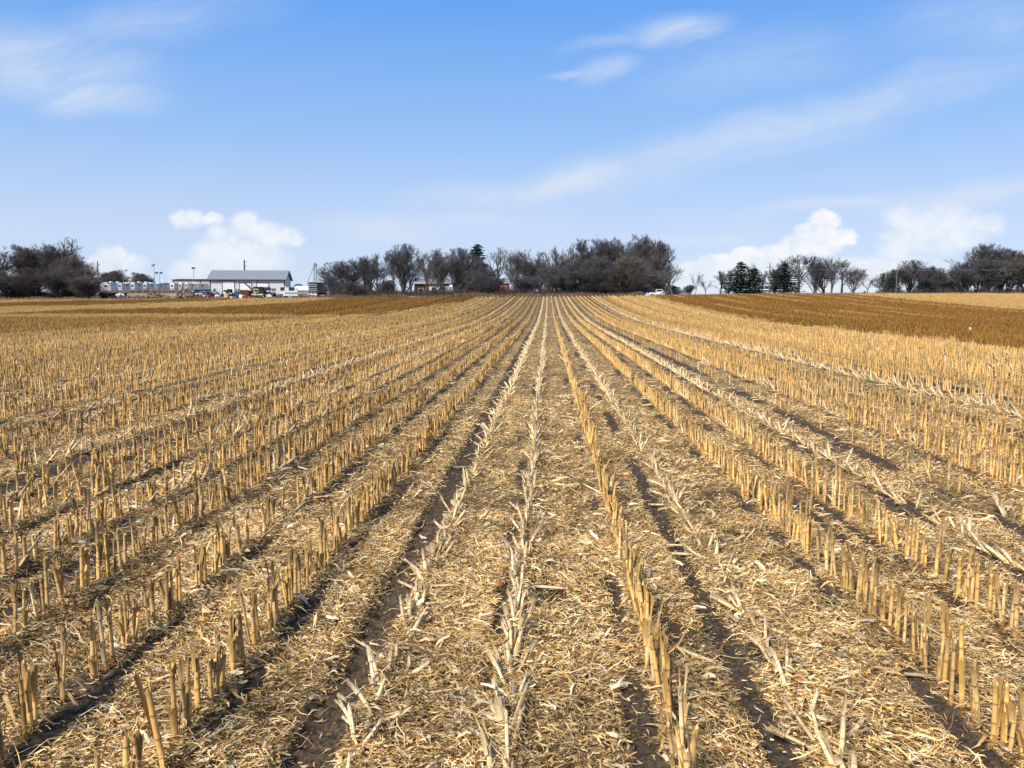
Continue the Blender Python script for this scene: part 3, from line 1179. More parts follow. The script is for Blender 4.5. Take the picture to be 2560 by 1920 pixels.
def bare_tree(seed, H=10.0, wide=0.85, fork=0.16, limbs=6, stems=1, spread=34, dens=1.0, upb=0.30, trunk_r=0.24, rz=0.5):
    """bare deciduous tree, 10 m tall: trunk + limbs mesh, twig crown mesh"""
    rg = np.random.default_rng(seed)
    rx = H * wide / 2
    env = (H * (1 - rz), rx, H * rz)
    P0, R0 = np.zeros((stems, 6, 3)), np.zeros((stems, 6))
    for s in range(stems):
        lean = rg.normal(0, 0.07 if stems == 1 else 0.22, 2)
        ph = rg.uniform(0, 6.28, 2)
        top = H * (0.80 if stems == 1 else rg.uniform(0.62, 0.86))
        for i in range(6):
            f = i / 5
            P0[s, i] = (lean[0] * top * f + 0.25 * math.sin(ph[0] + 3 * f) * f, lean[1] * top * f + 0.25 * math.sin(ph[1] + 3 * f) * f, -0.3 + (top + 0.3) * f)
            R0[s, i] = trunk_r * (1 if stems == 1 else 0.62) * ((1.25 if i == 0 else 1.0) - 0.86 * f)
    l1 = grow(rg, (P0, R0), fork, 0.80, limbs, 0.72, spread, upb, 0.10, 0.66, 5, env)
    l2 = grow(rg, l1, 0.20, 0.98, 7, 0.52, 36, upb * .8, 0.13, 0.58, 4, env)
    l2b = grow(rg, (P0, R0), 0.55, 1.0, 8, 0.20, 40, upb, 0.12, 0.6, 4, env)
    l2 = (np.concatenate([l2[0], l2b[0]]), np.concatenate([l2[1], l2b[1]]))
    l2 = (l2[0], np.maximum(l2[1], 0.018))
    l3 = grow(rg, l2, 0.15, 1.0, int(7 * dens), 0.50, 38, upb * .6, 0.15, 0.6, 3, env)
    l3 = (l3[0], np.maximum(l3[1], 0.013))
    l4 = grow(rg, l3, 0.15, 1.0, int(6 * dens), 0.62, 36, upb * .5, 0.16, 0.7, 2, env)
    l4 = (l4[0], np.clip(l4[1], 0.0062, 0.0112))
    tr = joinq([tubes(*((P0, R0)), 8), tubes(*l1, 6), tubes(*l2, 4)])
    cr_ = joinq([tubes(*l3, 3), tubes(*l4, 3)])
    return tr, cr_


def spruce(seed, H=10.0, base_w=0.5, low=0.05, ragged=0.2):
    rg = np.random.default_rng(seed)
    V_, F_ = [], []
    P0 = np.array([[[0, 0, -0.3], [0, 0, H * .5], [0, 0, H]]], float)
    tr = tubes(P0, np.array([[.2, .12, .02]]), 7)
    br = []
    z = H * low
    while z < H * 0.985:
        f = z / H
        nb = rg.integers(5, 9)
        L0 = H * base_w / 2 * (1 - f) ** 0.62 * min(1.0, 0.72 + f * 2.5) * rg.uniform(1 - ragged, 1 + ragged) + 0.1
        a0 = rg.uniform(0, 6.28)
        for j in range(nb):
            br.append((z + rg.uniform(-.1, .1), a0 + 6.28 * j / nb + rg.normal(0, .2), L0 * rg.uniform(1 - ragged, 1.05 + ragged * .5)))
        z += rg.uniform(0.20, 0.36)
    for (z, a, L) in br:
        d = np.array([math.cos(a), math.sin(a), 0])
        s = np.array([-d[1], d[0], 0])
        nn = max(5, int(L * 13))
        for i in range(nn):
            t = (i + rg.uniform(0, 1)) / nn
            w = 0.34 * L * (1 - 0.75 * t) + 0.08
            c = np.array([0, 0, z]) + d * L * t + s * rg.uniform(-w, w) + np.array([0, 0, -0.26 * L * t + 0.16 * L * t * t + rg.uniform(-.09, .05)])
            q = rg.uniform(0.10, 0.20)
            e1 = d * q + s * rg.normal(0, .08) + np.array([0, 0, rg.normal(-.02, .06)])
            e2 = s * q * 0.55 * rg.choice([-1, 1]) + np.array([0, 0, rg.normal(-.05, .06)])
            o = len(V_)
            V_ += [c - e1 - e2 * .6, c + e1 * .2 - e2, c + e1 * 1.2, c + e1 * .1 + e2]
            F_.append((o, o + 1, o + 2, o + 3))
    return tr, (np.array(V_), np.array(F_))


def tree_mesh(parts_, mt, mc):
    (tv, tf), (cv, cf) = parts_
    return mesh_np('trunk', tv, tf, None, mt, True, link=False), mesh_np('crown', cv, cf, None, mc, True, link=False)


PT = {}
for nm, kw in {
    'broad': dict(seed=1, wide=0.95, fork=.14, limbs=8, spread=40, rz=.48),
    'broad2': dict(seed=2, wide=0.90, fork=.10, limbs=8, spread=36, rz=.50),
    'round': dict(seed=3, wide=0.85, fork=.18, limbs=9, spread=34, dens=1.2, rz=.46),
    'tall': dict(seed=4, wide=0.62, fork=.25, limbs=8, spread=28, rz=.45),
    'vee': dict(seed=5, wide=1.0, fork=.06, limbs=7, stems=3, spread=30, rz=.48),
    'vee2': dict(seed=6, wide=0.9, fork=.08, limbs=6, stems=4, spread=30, rz=.50),
    'thin': dict(seed=7, wide=0.62, fork=.35, limbs=6, spread=32, dens=.6, rz=.42),
    'small': dict(seed=8, wide=0.9, fork=.22, limbs=6, spread=38, dens=.8, rz=.45, trunk_r=.17),
    'thick': dict(seed=9, wide=0.9, fork=.06, limbs=9, stems=3, spread=32, dens=1.35, rz=.50),
}.items():
    geo = bare_tree(**kw)
    PT[nm] = tree_mesh(geo, bark_m, twig_m)
    if nm in ('thick', 'vee2', 'round', 'broad2'):
        a, b = PT[nm]
        b2 = b.copy()
        b2.materials[0] = rtwig_m
        PT[nm + '_red'] = (a, b2)
        b3 = b.copy()
        b3.materials[0] = gtwig_m
        PT[nm + '_olive'] = (a, b3)
shr = bare_tree(seed=21, wide=1.35, fork=.03, limbs=8, stems=7, spread=40, dens=1.2, rz=.52, trunk_r=.13)
PT['shrub'] = tree_mesh(shr, bark_m, twig_m)
PT['shrub_red'] = tree_mesh(shr, bark_m, rtwig_m)
PT['spruce'] = tree_mesh(spruce(31, base_w=.60, low=.04), bark_m, needle_m)
PT['spruce_tall'] = tree_mesh(spruce(32, base_w=.46, low=.05, ragged=.3), bark_m, needle_m)
PT['pine'] = tree_mesh(spruce(33, base_w=.85, low=.12, ragged=.38), bark_m, needle_m)
PT['juniper'] = tree_mesh(spruce(34, base_w=1.0, low=.0, ragged=.15), bark_m, needle_m)


def plant_tree(px, top, w, d, kind, label, name=None, cat='tree', group=None, rz=None):
    """px, top, w in photograph pixels; d metres from the camera along the rows"""
    x = gx(px, d)
    z0 = tz(x, d)
    Hh = gz(px, top, d) - z0
    Ww = w / F * d * 1.02
    tm, cm = PT[kind]
    root = thing(name or ('spruce_tree' if kind in ('spruce', 'spruce_tall', 'pine') else 'juniper_bush' if kind == 'juniper' else 'bare_shrub' if 'shrub' in kind else 'bare_tree'),
                 label, cat, (x, d, z0), rz if rz is not None else random.uniform(0, 6.28), group)
    cw = np.empty(len(cm.vertices) * 3, np.float32)
    cm.vertices.foreach_get('co', cw)
    cw = cw.reshape(-1, 3)
    ext = np.percentile(np.abs(cw[:, :2]), 95) * 2.0
    hh = np.percentile(cw[:, 2], 99.9)
    sx = Ww / ext
    root.scale = (sx, sx, Hh / hh)
    for nm, me in (('trunk', tm), ('crown', cm)):
        o = bpy.data.objects.new(nm, me)
        COL.objects.link(o)
        o.parent = root
    return root


G1, G2, G3, G4 = 'bare trees of the grove beside the yard', 'bare trees around the farmstead', 'trees along the far field edge', 'far trees behind the trailer lot'
TREES = [
    # grove at the edge of the yard
    (-70, 600, 150, 168, 'thick', 'bare grey tree cut by the photo edge, tallest at the outer end of the grove', G1),
    (-15, 606, 100, 160, 'round', 'dense bare tree at the outer end of the grove, with a slanting low limb', G1),
    (45, 612, 90, 163, 'thick_red', 'brownish bare tree in the grove, second from the outer end', G1),
    (95, 607, 90, 170, 'round', 'grey flat-topped bare tree in the middle of the grove', G1),
    (135, 612, 90, 163, 'thick', 'thick bare tree in the grove under the tall one', G1),
    (168, 592, 80, 166, 'thin', 'tallest loose-twigged tree rising above the grove roof', G1),
    (196, 634, 88, 158, 'thick_red', 'reddish bare tree on the yard side of the grove', G1),
    (222, 668, 66, 154, 'vee2_red', 'rusty low tree at the yard end of the grove beside the pole', G1),
    (20, 690, 100, 149, 'shrub', 'grey thicket of stems at the foot of the grove near the photo edge', G1),
    (85, 668, 90, 150, 'shrub_red', 'tan-red shrub in front of the grove, middle one', G1),
    (150, 680, 100, 149, 'shrub', 'dark shrub in front of the tall grove tree', G1),
    (212, 690, 80, 147, 'shrub_red', 'rusty brown shrub at the yard end of the grove', G1),
    (-50, 670, 100, 150, 'shrub_red', 'shrub cut by the photo edge under the grove', G1),
    # far trees behind the trailers
    (268, 688, 60, 420, 'thick_red', 'far rounded tree nearest the wooden pole behind the trailers', G4),
    (290, 678, 70, 430, 'thick', 'far tree behind the trailers, second from the wooden pole', G4),
    (314, 674, 70, 420, 'thick_red', 'tallest far tree in the middle of the clump behind the trailers', G4),
    (338, 681, 66, 430, 'thick', 'far tree behind the trailers, fourth from the wooden pole', G4),
    (357, 690, 50, 420, 'thick_red', 'low far tree sloping down towards the lamp pole', G4),
    (374, 695, 34, 425, 'vee2', 'small far tree at the lamp pole end of the clump', G4),
    # farmstead windbreak
    (822, 690, 50, 157, 'vee', 'low leaning tree with limbs reaching over the blue house', G2),
    (850, 653, 78, 161, 'vee', 'spreading bare tree at the shed end of the windbreak', G2),
    (880, 648, 66, 164, 'vee2', 'bare tree in the windbreak over a parked van, second from the shed', G2),
    (912, 640, 66, 166, 'tall', 'upright bare tree in the windbreak, third from the shed', G2),
    (943, 629, 74, 164, 'broad2', 'bare tree with a clear dark trunk beside the white pickup under the trees', G2),
    (1006, 609, 92, 160, 'vee', 'big open-crowned tree with several trunks before the end of the farmhouse', G2),
    (985, 625, 60, 172, 'tall', 'bare tree standing just behind the big open-crowned one', G2),
    (1062, 625, 66, 172, 'round_olive', 'bare tree behind the long farmhouse roof', G2),
    (1095, 622, 64, 176, 'tall', 'slim bare tree rising behind the motorhome and farmhouse', G2),
    (1138, 619, 92, 160, 'vee', 'vase-shaped bare tree standing before the motorhome', G2),
    (1172, 622, 52, 175, 'tall', 'thin-topped bare tree behind the ragged spruce', G2),
    (1182, 640, 56, 157, 'thick', 'dense brushy bare tree in front of the red barn', G2),
    (1208, 665, 64, 156, 'shrub', 'tangled bare bush before the white tank by the barn', G2),
    (1246, 615, 62, 166, 'thin', 'slender two-topped tree standing alone above the barn roof', G2),
    (1288, 624, 62, 162, 'vee2_olive', 'yellowish bare tree at the open end of the red barn', G2),
    (1330, 624, 78, 160, 'broad', 'dark stout tree with a thick bent limb next to the barn', G2),
    (1362, 640, 56, 168, 'round_olive', 'olive-tinted bare tree in the dip of the big grove', G2),
    (1392, 614, 64, 165, 'broad2', 'bare tree where the big grove starts to rise', G2),
    (1424, 606, 60, 164, 'thin', 'loose-crowned tree on the shoulder of the big grove', G2),
    (1452, 597, 74, 166, 'tall', 'tall slim tree at the start of the high grove', G2),
    (1486, 598, 84, 163, 'thick', 'dense tree in the flat top of the high grove', G2),
    (1522, 597, 74, 168, 'tall', 'tall tree in the high grove beside the highest one', G2),
    (1556, 592, 92, 163, 'round', 'broad dense tree just before the top of the high grove', G2),
    (1592, 587, 96, 166, 'thick', 'highest tree of the big grove, rounded and dense', G2),
    (1628, 600, 84, 164, 'thick', 'dense bare tree above the white pickup at the grove end', G2),
    (1650, 630, 52, 160, 'vee2', 'outermost curved tree of the big grove facing the gap', G2),
    (1682, 662, 56, 172, 'round_olive', 'small olive tree just past the white pickup', G2),
    (1404, 668, 80, 154, 'shrub', 'dark bare shrub in the foot of the grove above the field centre', G2),
    (1470, 672, 90, 153, 'shrub', 'bare shrub under the start of the high grove', G2),
    (1545, 668, 96, 153, 'shrub_red', 'brown-tinted shrub under the highest grove trees', G2),
    (1610, 672, 90, 154, 'shrub', 'dark shrub behind the white pickup', G2),
    (1312, 690, 70, 153, 'shrub', 'low bare shrub between the red barn and the stout tree', G2),
    (968, 700, 50, 153, 'shrub', 'low dark bush beside the white pickup under the windbreak', G2),
    (1232, 690, 56, 153, 'shrub', 'low bare bush before the red barn wall', G2),
    (878, 705, 60, 153, 'shrub', 'low bush at the foot of the windbreak near the shed', G2),
    # far field edge
    (1724, 712, 26, 210, 'shrub', 'faint small shrub beside the lone thin tree in the gap', G3),
    (1738, 679, 30, 205, 'small', 'lone thin tree with upright limbs in the gap', G3),
    (1764, 697, 34, 205, 'small', 'small leaning tree in the gap beside the lone thin one', G3),
    (1800, 676, 44, 200, 'broad', 'bare spreading tree on the gap side of the first spruce', G3),
    (1822, 672, 44, 203, 'broad2', 'bare tree touching the first spruce', G3),
    (1880, 656, 24, 225, 'thin', 'bare treetop showing over the second spruce', G3),
    (1902, 674, 34, 215, 'broad', 'bare arching tree between the second spruce and the power pole', G3),
    (1938, 671, 46, 215, 'thick', 'hazy grey tree between the power pole and the third spruce', G3),
    (1958, 650, 36, 222, 'tall', 'yellow-grey treetop behind the third spruce', G3),
    (1994, 637, 66, 205, 'tall', 'tallest tree of the row, just past the third spruce', G3),
    (2040, 640, 66, 205, 'vee', 'fan-shaped bare tree in the row past the third spruce', G3),
    (2078, 639, 62, 203, 'broad2', 'bare rounded tree in the row, second before the dark mound', G3),
    (2104, 650, 48, 208, 'tall', 'narrow bare tree closing the row', G3),
    (2130, 668, 50, 200, 'vee2', 'low forked tree at the end of the row before the mound', G3),
    (2166, 691, 42, 196, 'small', 'small wide-crowned tree above the dark mound', G3),
    (2216, 682, 52, 205, 'vee', 'pale bare tree behind the juniper at the second pole', G3),
    (2268, 650, 84, 200, 'vee', 'great fan-shaped tree with a leaning trunk past the second pole', G3),
    (2312, 664, 60, 203, 'thick', 'dark dense tree beside the great fan-shaped one', G3),
    (2340, 668, 50, 206, 'round', 'grey bare tree before the big grove on the hill edge', G3),
    (2366, 672, 36, 210, 'small', 'small bare tree in the notch before the hill-edge grove', G3),
    (2408, 638, 92, 203, 'round', 'bare tree on the sloping shoulder of the hill-edge grove', G3),
    (2464, 609, 96, 208, 'thick', 'highest tree of the hill-edge grove', G3),
    (2512, 622, 96, 210, 'thick', 'tree just below the highest in the hill-edge grove', G3),
    (2562, 625, 90, 208, 'round', 'tree of the hill-edge grove cut by the photo edge', G3),
    (2476, 644, 92, 196, 'round_olive', 'smooth grey-olive tree in front of the hill-edge grove', G3),
    (2534, 644, 96, 194, 'thick_olive', 'second smooth grey-olive tree in front, at the photo edge', G3),
    (2420, 668, 80, 197, 'thick', 'dark low tree at the foot of the hill-edge grove', G3),
    (2345, 700, 60, 199, 'shrub', 'dark low shrub at the base of the notch', G3),
]
TREES += [
    (-40, 622, 110, 178, 'thick', 'back-row tree of the grove by the yard, beyond the photo edge tree', G1),
    (70, 620, 110, 180, 'thick', 'back-row grey tree filling the grove behind the flat-topped one', G1),
    (180, 636, 90, 176, 'round_red', 'back-row brown tree of the grove behind the tall one', G1),
    (866, 665, 70, 178, 'round', 'back-row tree of the windbreak nearest the shed', G2),
    (926, 648, 70, 180, 'thick', 'back-row tree of the windbreak behind the white pickup', G2),
    (1030, 645, 70, 186, 'round', 'back-row tree over the shed end of the farmhouse roof', G2),
    (1118, 640, 76, 188, 'thick', 'back-row tree over the barn end of the farmhouse roof', G2),
    (1160, 650, 50, 170, 'vee2', 'bushy tree between the vase-shaped tree and the spruce', G2),
    (1306, 650, 60, 176, 'thick', 'back-row tree behind the yellowish one by the barn', G2),
    (1350, 655, 70, 178, 'thick', 'back-row tree closing the dip of the big grove', G2),
    (1410, 640, 80, 180, 'thick', 'back-row tree below the shoulder of the big grove', G2),
    (1468, 620, 90, 182, 'thick', 'back-row tree at the start of the high grove', G2),
    (1505, 640, 90, 158, 'thick', 'front-row dense tree in the flat part of the high grove', G2),
    (1540, 612, 90, 184, 'round', 'back-row tree in the middle of the high grove', G2),
    (1572, 640, 90, 158, 'thick_olive', 'front-row olive-tinted tree under the highest tree', G2),
    (1608, 615, 90, 182, 'thick', 'back-row tree behind the highest tree of the big grove', G2),
    (1636, 650, 70, 158, 'thick', 'front-row dense tree over the white pickup', G2),
    (1440, 655, 70, 157, 'thick', 'front-row tree below the shoulder of the big grove', G2),
    (1378, 662, 60, 156, 'vee2', 'front-row crooked tree in the dip of the big grove', G2),
    (2060, 655, 60, 215, 'thick', 'back-row grey tree in the row past the third spruce', G3),
    (2245, 672, 60, 214, 'thick', 'back-row tree behind the second pole', G3),
    (2290, 668, 60, 214, 'thick', 'back-row tree behind the great fan-shaped one', G3),
    (2436, 640, 90, 214, 'thick', 'back-row tree of the hill-edge grove below its highest', G3),
    (2500, 650, 80, 198, 'thick', 'front-row dark tree between the two smooth grey-olive ones', G3),
    (2555, 655, 80, 200, 'round', 'front-row tree of the hill-edge grove at the photo edge', G3),
]
TREES += [(2450, 648, 90, 199, 'thick', 'dense tree filling the hill-edge grove in front of its highest', G3), (2394, 662, 80, 201, 'thick', 'dense low tree on the shoulder of the hill-edge grove', G3), (2330, 680, 60, 201, 'thick', 'dense low tree between the great fan-shaped one and the notch', G3), (1630, 706, 70, 226, 'shrub', 'dark brush heaped behind the bed of the white pickup', G2), (1436, 704, 84, 155, 'shrub', 'low dark brush under the shoulder of the big grove', G2), (1512, 700, 84, 154, 'shrub', 'low dark brush under the flat part of the high grove', G2), (1582, 704, 80, 153, 'shrub', 'low dark brush under the olive-tinted front tree', G2), (1104, 640, 70, 157, 'vee', 'forked bare tree right before the white trailer at the farmhouse', G2), (1086, 724, 34, 155, 'shrub', 'low brushy shrub before the motorhome wheels', G2), (1660, 668, 44, 222, 'thick', 'low dense tree right behind the white pickup', G2)]
for (px, top, w, d, kind, lab, grp) in TREES:
    if 1585 < px < 1675 and d < 200:
        d += 62
    plant_tree(px, top, w, d, kind, lab, group=grp, cat='shrub' if 'shrub' in kind else 'tree')
GS = 'evergreens'
for (px, top, w, d, kind, lab) in [
    (1194, 611, 62, 163, 'spruce_tall', 'ragged black-green spruce spire behind the farm trees'),
    (1850, 655, 70, 198, 'spruce', 'pointed spruce, first in the far field edge trees'),
    (1884, 670, 62, 199, 'pine', 'blunt ragged pine beside the pointed spruce'),
    (1960, 659, 64, 196, 'spruce', 'broad dense spruce just past the power pole'),
    (1684, 714, 50, 190, 'juniper', 'low dark evergreen clump beside the white pickup'),
    (2228, 688, 38, 197, 'juniper', 'rounded dark juniper at the foot of the second pole'),
    (2312, 700, 56, 196, 'juniper', 'low dark juniper under the dense tree past the second pole'),
    (2376, 704, 44, 196, 'juniper', 'low dark juniper in the notch before the hill-edge grove'),
]:
    plant_tree(px, top, w, d, kind, lab, group=GS, cat='tree' if kind != 'juniper' else 'bush')

# dry weeds along the far edge of the field
weed_m = mat('dry_weeds', (1, 1, 1), 0.9, 0.2, 2.0, attr='tint')


def weeds(n_, px0, px1, d0, d1, h0, h1, cols, seed):
    r = np.random.default_rng(seed)
    px = r.uniform(px0, px1, n_)
    d = r.uniform(d0, d1, n_)
    q = ray(px[:, None] * 0 + 0, 745) if False else None
    dirx = (px - 1280) / F
    u = (FWD[0] + RGT[0] * dirx + UPV[0] * (960 - 745) / F) / (FWD[1] + RGT[1] * dirx + UPV[1] * (960 - 745) / F)
    x = u * d
    z = terrain(x, d)
    cl = vnoise(x * 0.35, d * 0.35, 5)
    h = r.uniform(h0, h1, n_) * (0.45 + 0.9 * cl)
    a = r.uniform(0, 6.28, n_)
    wv = np.stack([np.cos(a), np.sin(a), a * 0], 1) * r.uniform(.015, .05, n_)[:, None]
    top = np.stack([r.normal(0, .25, n_) * h, r.normal(0, .25, n_) * h, h], 1)
    b0 = np.stack([x, d, z - .03], 1)
    Vs = np.stack([b0 - wv, b0 + wv, b0 + top * .6 + wv * .8, b0 + top - wv * .2], 1)
    Fs = np.arange(n_ * 4).reshape(-1, 4)
    C = np.array(cols)[r.integers(0, len(cols), n_)] * r.uniform(.7, 1.2, n_)[:, None]
    return Vs.reshape(-1, 3), np.repeat(C, 4, axis=0), Fs


wc1 = [(.30, .19, .10), (.22, .13, .07), (.38, .27, .15), (.16, .10, .06)]
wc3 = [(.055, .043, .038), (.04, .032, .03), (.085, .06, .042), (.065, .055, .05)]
wc2 = [(.13, .085, .055), (.09, .065, .045), (.22, .15, .09), (.17, .09, .045)]
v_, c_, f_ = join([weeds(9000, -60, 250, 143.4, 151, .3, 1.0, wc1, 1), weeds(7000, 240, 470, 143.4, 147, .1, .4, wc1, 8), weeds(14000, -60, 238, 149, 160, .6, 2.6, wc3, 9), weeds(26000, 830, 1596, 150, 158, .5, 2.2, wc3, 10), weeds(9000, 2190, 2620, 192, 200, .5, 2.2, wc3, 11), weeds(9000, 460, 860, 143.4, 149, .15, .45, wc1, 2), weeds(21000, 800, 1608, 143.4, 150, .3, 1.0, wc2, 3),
                   weeds(16000, 1640, 2620, 143.2, 152, .15, .5, wc1, 4), weeds(7000, 230, 560, 214, 222, .4, 1.5, wc2 + wc1, 5), weeds(3000, 690, 830, 146, 160, .2, .7, wc2 + wc1, 6)])
tag(mesh_np('dry_weeds', v_, f_, c_, weed_m), 'rusty dry weeds and grass lining the far edge of the field', 'weeds', kind='stuff')

# ---------------------------------------------------------------- yard objects
white_m = mat('white_painted_metal', (.62, .62, .61), .45, .06, 2.0)
offw_m = mat('off_white_panel', (.62, .62, .60), .6, .1, 2.0)
slate_m = mat('slate_metal_roof', (.195, .205, .228), .45, .06, 1.0)
trim_m = mat('dark_trim', (.035, .037, .042), .5, .1, 2.0)
black_m = mat('black_rubber', (.014, .014, .015), .85, .2, 4.0)
glass_m = mat('dark_window_glass', (.02, .024, .030), .12, .05, 2.0, spec=.6)
tan_m = mat('tan_metal_wall', (.47, .42, .32), .6, .08, 1.0)
grey_m = mat('galvanised_metal', (.36, .37, .38), .5, .12, 2.0, metal=.3)
greyr_m = mat('weathered_grey_roof', (.25, .26, .28), .7, .15, 1.0)
red_m = mat('barn_red', (.23, .035, .025), .8, .2, 1.5)
brown_m = mat('shaded_brown_boards', (.032, .022, .017), .85, .25, 2.0)  # porch overhang's shade on the farmhouse wall is darkened into this colour
wood_m = mat('weathered_pole_wood', (.13, .105, .085), .9, .25, 4.0)
yel_m = mat('machine_yellow', (.42, .31, .11), .55, .15, 2.0)
cream_m = mat('faded_cream_yellow', (.50, .44, .24), .6, .15, 2.0)
dred_m = mat('dark_red_paint', (.10, .022, .022), .6, .2, 2.0)
bred_m = mat('bright_red_paint', (.20, .03, .03), .5, .1, 2.0)
blue_m = mat('blue_paint', (.035, .07, .19), .5, .1, 2.0)
dblue_m = mat('dark_blue_paint', (.022, .034, .065), .45, .15, 2.0)
lblue_m = mat('pale_blue_stripe', (.16, .27, .45), .5, .1, 2.0)
orange_m = mat('rusty_orange_paint', (.30, .12, .05), .7, .2, 3.0)
steel_m = mat('dark_weathered_steel', (.17, .19, .22), .6, .15, 2.0)
silver_m = mat('silver_paint', (.42, .47, .52), .35, .06, 2.0, metal=.3)
log_m = mat('split_log', (1, 1, 1), .9, .25, 5.0, attr='tint')
door_m = mat('white_door', (.66, .67, .67), .5, .04, 2.0)
hroof_m = mat('blue_grey_shingles', (.16, .20, .26), .8, .15, 2.0)
rock_m = mat('grey_fieldstone', (.30, .285, .26), .9, .25, 4.0)


def spot(px, d, dz=0.0):
    x = gx(px, d)
    return (x, d, tz(x, d) + dz)


def gable_building(root, L, D, H, rise, wm, rm, tm, over=.35, roof_t=.12, trim=True):
    """long side faces -y, x 0..L, y 0..D"""
    prof = [(0, -.6), (D, -.6), (D, H), (D / 2, H + rise), (0, H)]
    wall = B().prism(prof, 0, L, 'x').build('wall', wm, root)
    sl_ = rise / (D / 2)
    e = over
    b = B()
    for s in (0, 1):
        y0, y1 = (-e, D / 2) if s == 0 else (D / 2, D + e)
        z0, z1 = (H - sl_ * e, H + rise) if s == 0 else (H + rise, H - sl_ * e)
        b.prism([(y0, z0 + .02), (y1, z1 + .02), (y1, z1 + roof_t + .02), (y0, z0 + roof_t + .02)], -e, L + e, 'x')
    roof = b.build('roof', rm, root)
    if trim:
        t = B()
        for x0 in (-.03, L - .19):
            t.box(x0, x0 + .22, -.04, 0.0, -.3, H - .05)
        t.box(-e, L + e, -e - .05, -e - .003, H - sl_ * e - .12, H - sl_ * e + .1)
        for xx in (-e - .04, L + e + .003):
            for s in (0, 1):
                y0, y1 = (-e, D / 2) if s == 0 else (D / 2, D + e)
                z0, z1 = (H - sl_ * e, H + rise) if s == 0 else (H + rise, H - sl_ * e)
                t.prism([(y0, z0 - .12), (y1, z1 - .12), (y1, z1 + roof_t + .06), (y0, z0 + roof_t + .06)], xx, xx + .04, 'x')
        t.build('trim', tm, root)
    return wall, roof


def frame_box(b, x0, x1, z0, z1, y, w=.12, t=.05):
    b.box(x0 - w, x0, y - t, y, z0, z1 + w).box(x1, x1 + w, y - t, y, z0, z1 + w).box(x0, x1, y - t, y, z1, z1 + w)


def window(root, x0, x1, z0, z1, y, gm_=None, name='window'):
    o = B().box(x0, x1, y - .03, y + .02, z0, z1).build(name, gm_ or glass_m, root)
    f = B()
    frame_box(f, x0, x1, z0, z1, y - .001, .07, .05)
    f.box(x0 - .07, x1 + .07, y - .06, y, z0 - .08, z0)
    fo = f.build('frame', white_m, o)
    return o


# white pole shed
D_S = 172.0
x0, y0, z0 = spot(526, D_S)
zsh = gz(526, 741, D_S)
shed = thing('pole_shed', 'long white metal shed with slate roof and three overhead doors', 'shed', (x0, y0, zsh), R(11))
Ls = 16.6
hs = gz(526, 697.5, D_S) - zsh
swall_m = mat('pale_grey_steel_siding', (.50, .51, .515), .5, .07, 1.2)
gable_building(shed, Ls, 10.0, hs, 2.05, swall_m, slate_m, trim_m, over=.45)
B().box(.22, Ls - .22, -.03, -.002, -.5, .6).build('wainscot', dblue_m, shed)
for (dx, w_, h_) in ((2.8, 2.55, 3.5), (6.6, 2.55, 3.0), (10.4, 2.55, 3.0)):
    dr = B().box(dx, dx + w_, -.06, -.032, -.2, h_).build('overhead_door', door_m, shed)
    b = B()
    frame_box(b, dx, dx + w_, -.2, h_, -.03, .13, .06)
    b.build('door_frame', trim_m, dr)
    b = B()
    for q in range(1, 5):
        zq = h_ * q / 5
        b.box(dx, dx + w_, -.066, -.061, zq - .015, zq + .015)
    b.build('panel_seams', grey_m, dr)
window(shed, .75, 1.2, 1.0, 1.8, -.005)
window(shed, 5.62, 5.9, 1.1, 1.75, -.005)
window(shed, 6.08, 6.36, 1.1, 1.75, -.005)
for (dx) in (2.0, 10.6):
    B().box(dx - .12, dx + .12, -.25, -.002, 3.42, 3.58).build('wall_lamp', trim_m, shed)

# long tan building behind the trailers
D_T = 262.0
x0, y0, _ = spot(434, D_T)
zt = gz(434, 727, D_T)
tb = thing('metal_warehouse', 'long tan metal building with a dark roof edge behind the lot fence', 'building', (x0, y0, zt), R(16))
ht = gz(434, 701, D_T) - zt
B().prism([(0, -1), (12, -1), (12, ht + .6), (0, ht)], 0, 26, 'x').build('wall', tan_m, tb)
b = B().prism([(-.3, ht), (12.3, ht + .62), (12.3, ht + .85), (-.3, ht + .25)], -.3, 26.3, 'x')
b.build('roof', trim_m, tb)
b = B()
for q in (0.0, 9.0, 17.4):
    b.box(q - .02, q + .2, -.06, -.002, -.8, ht - .05)
b.build('downspouts', trim_m, tb)


def wheel(root, x, y, z, r, w, name='wheel'):
    o = B().tube([(x, y - w / 2, z), (x, y + w / 2, z)], r, 14).build(name, black_m, root, smooth=False)
    B().tube([(x, y - w / 2 - .012, z), (x, y + w / 2 + .012, z)], r * .55, 10).build('rim', grey_m, o)
    return o


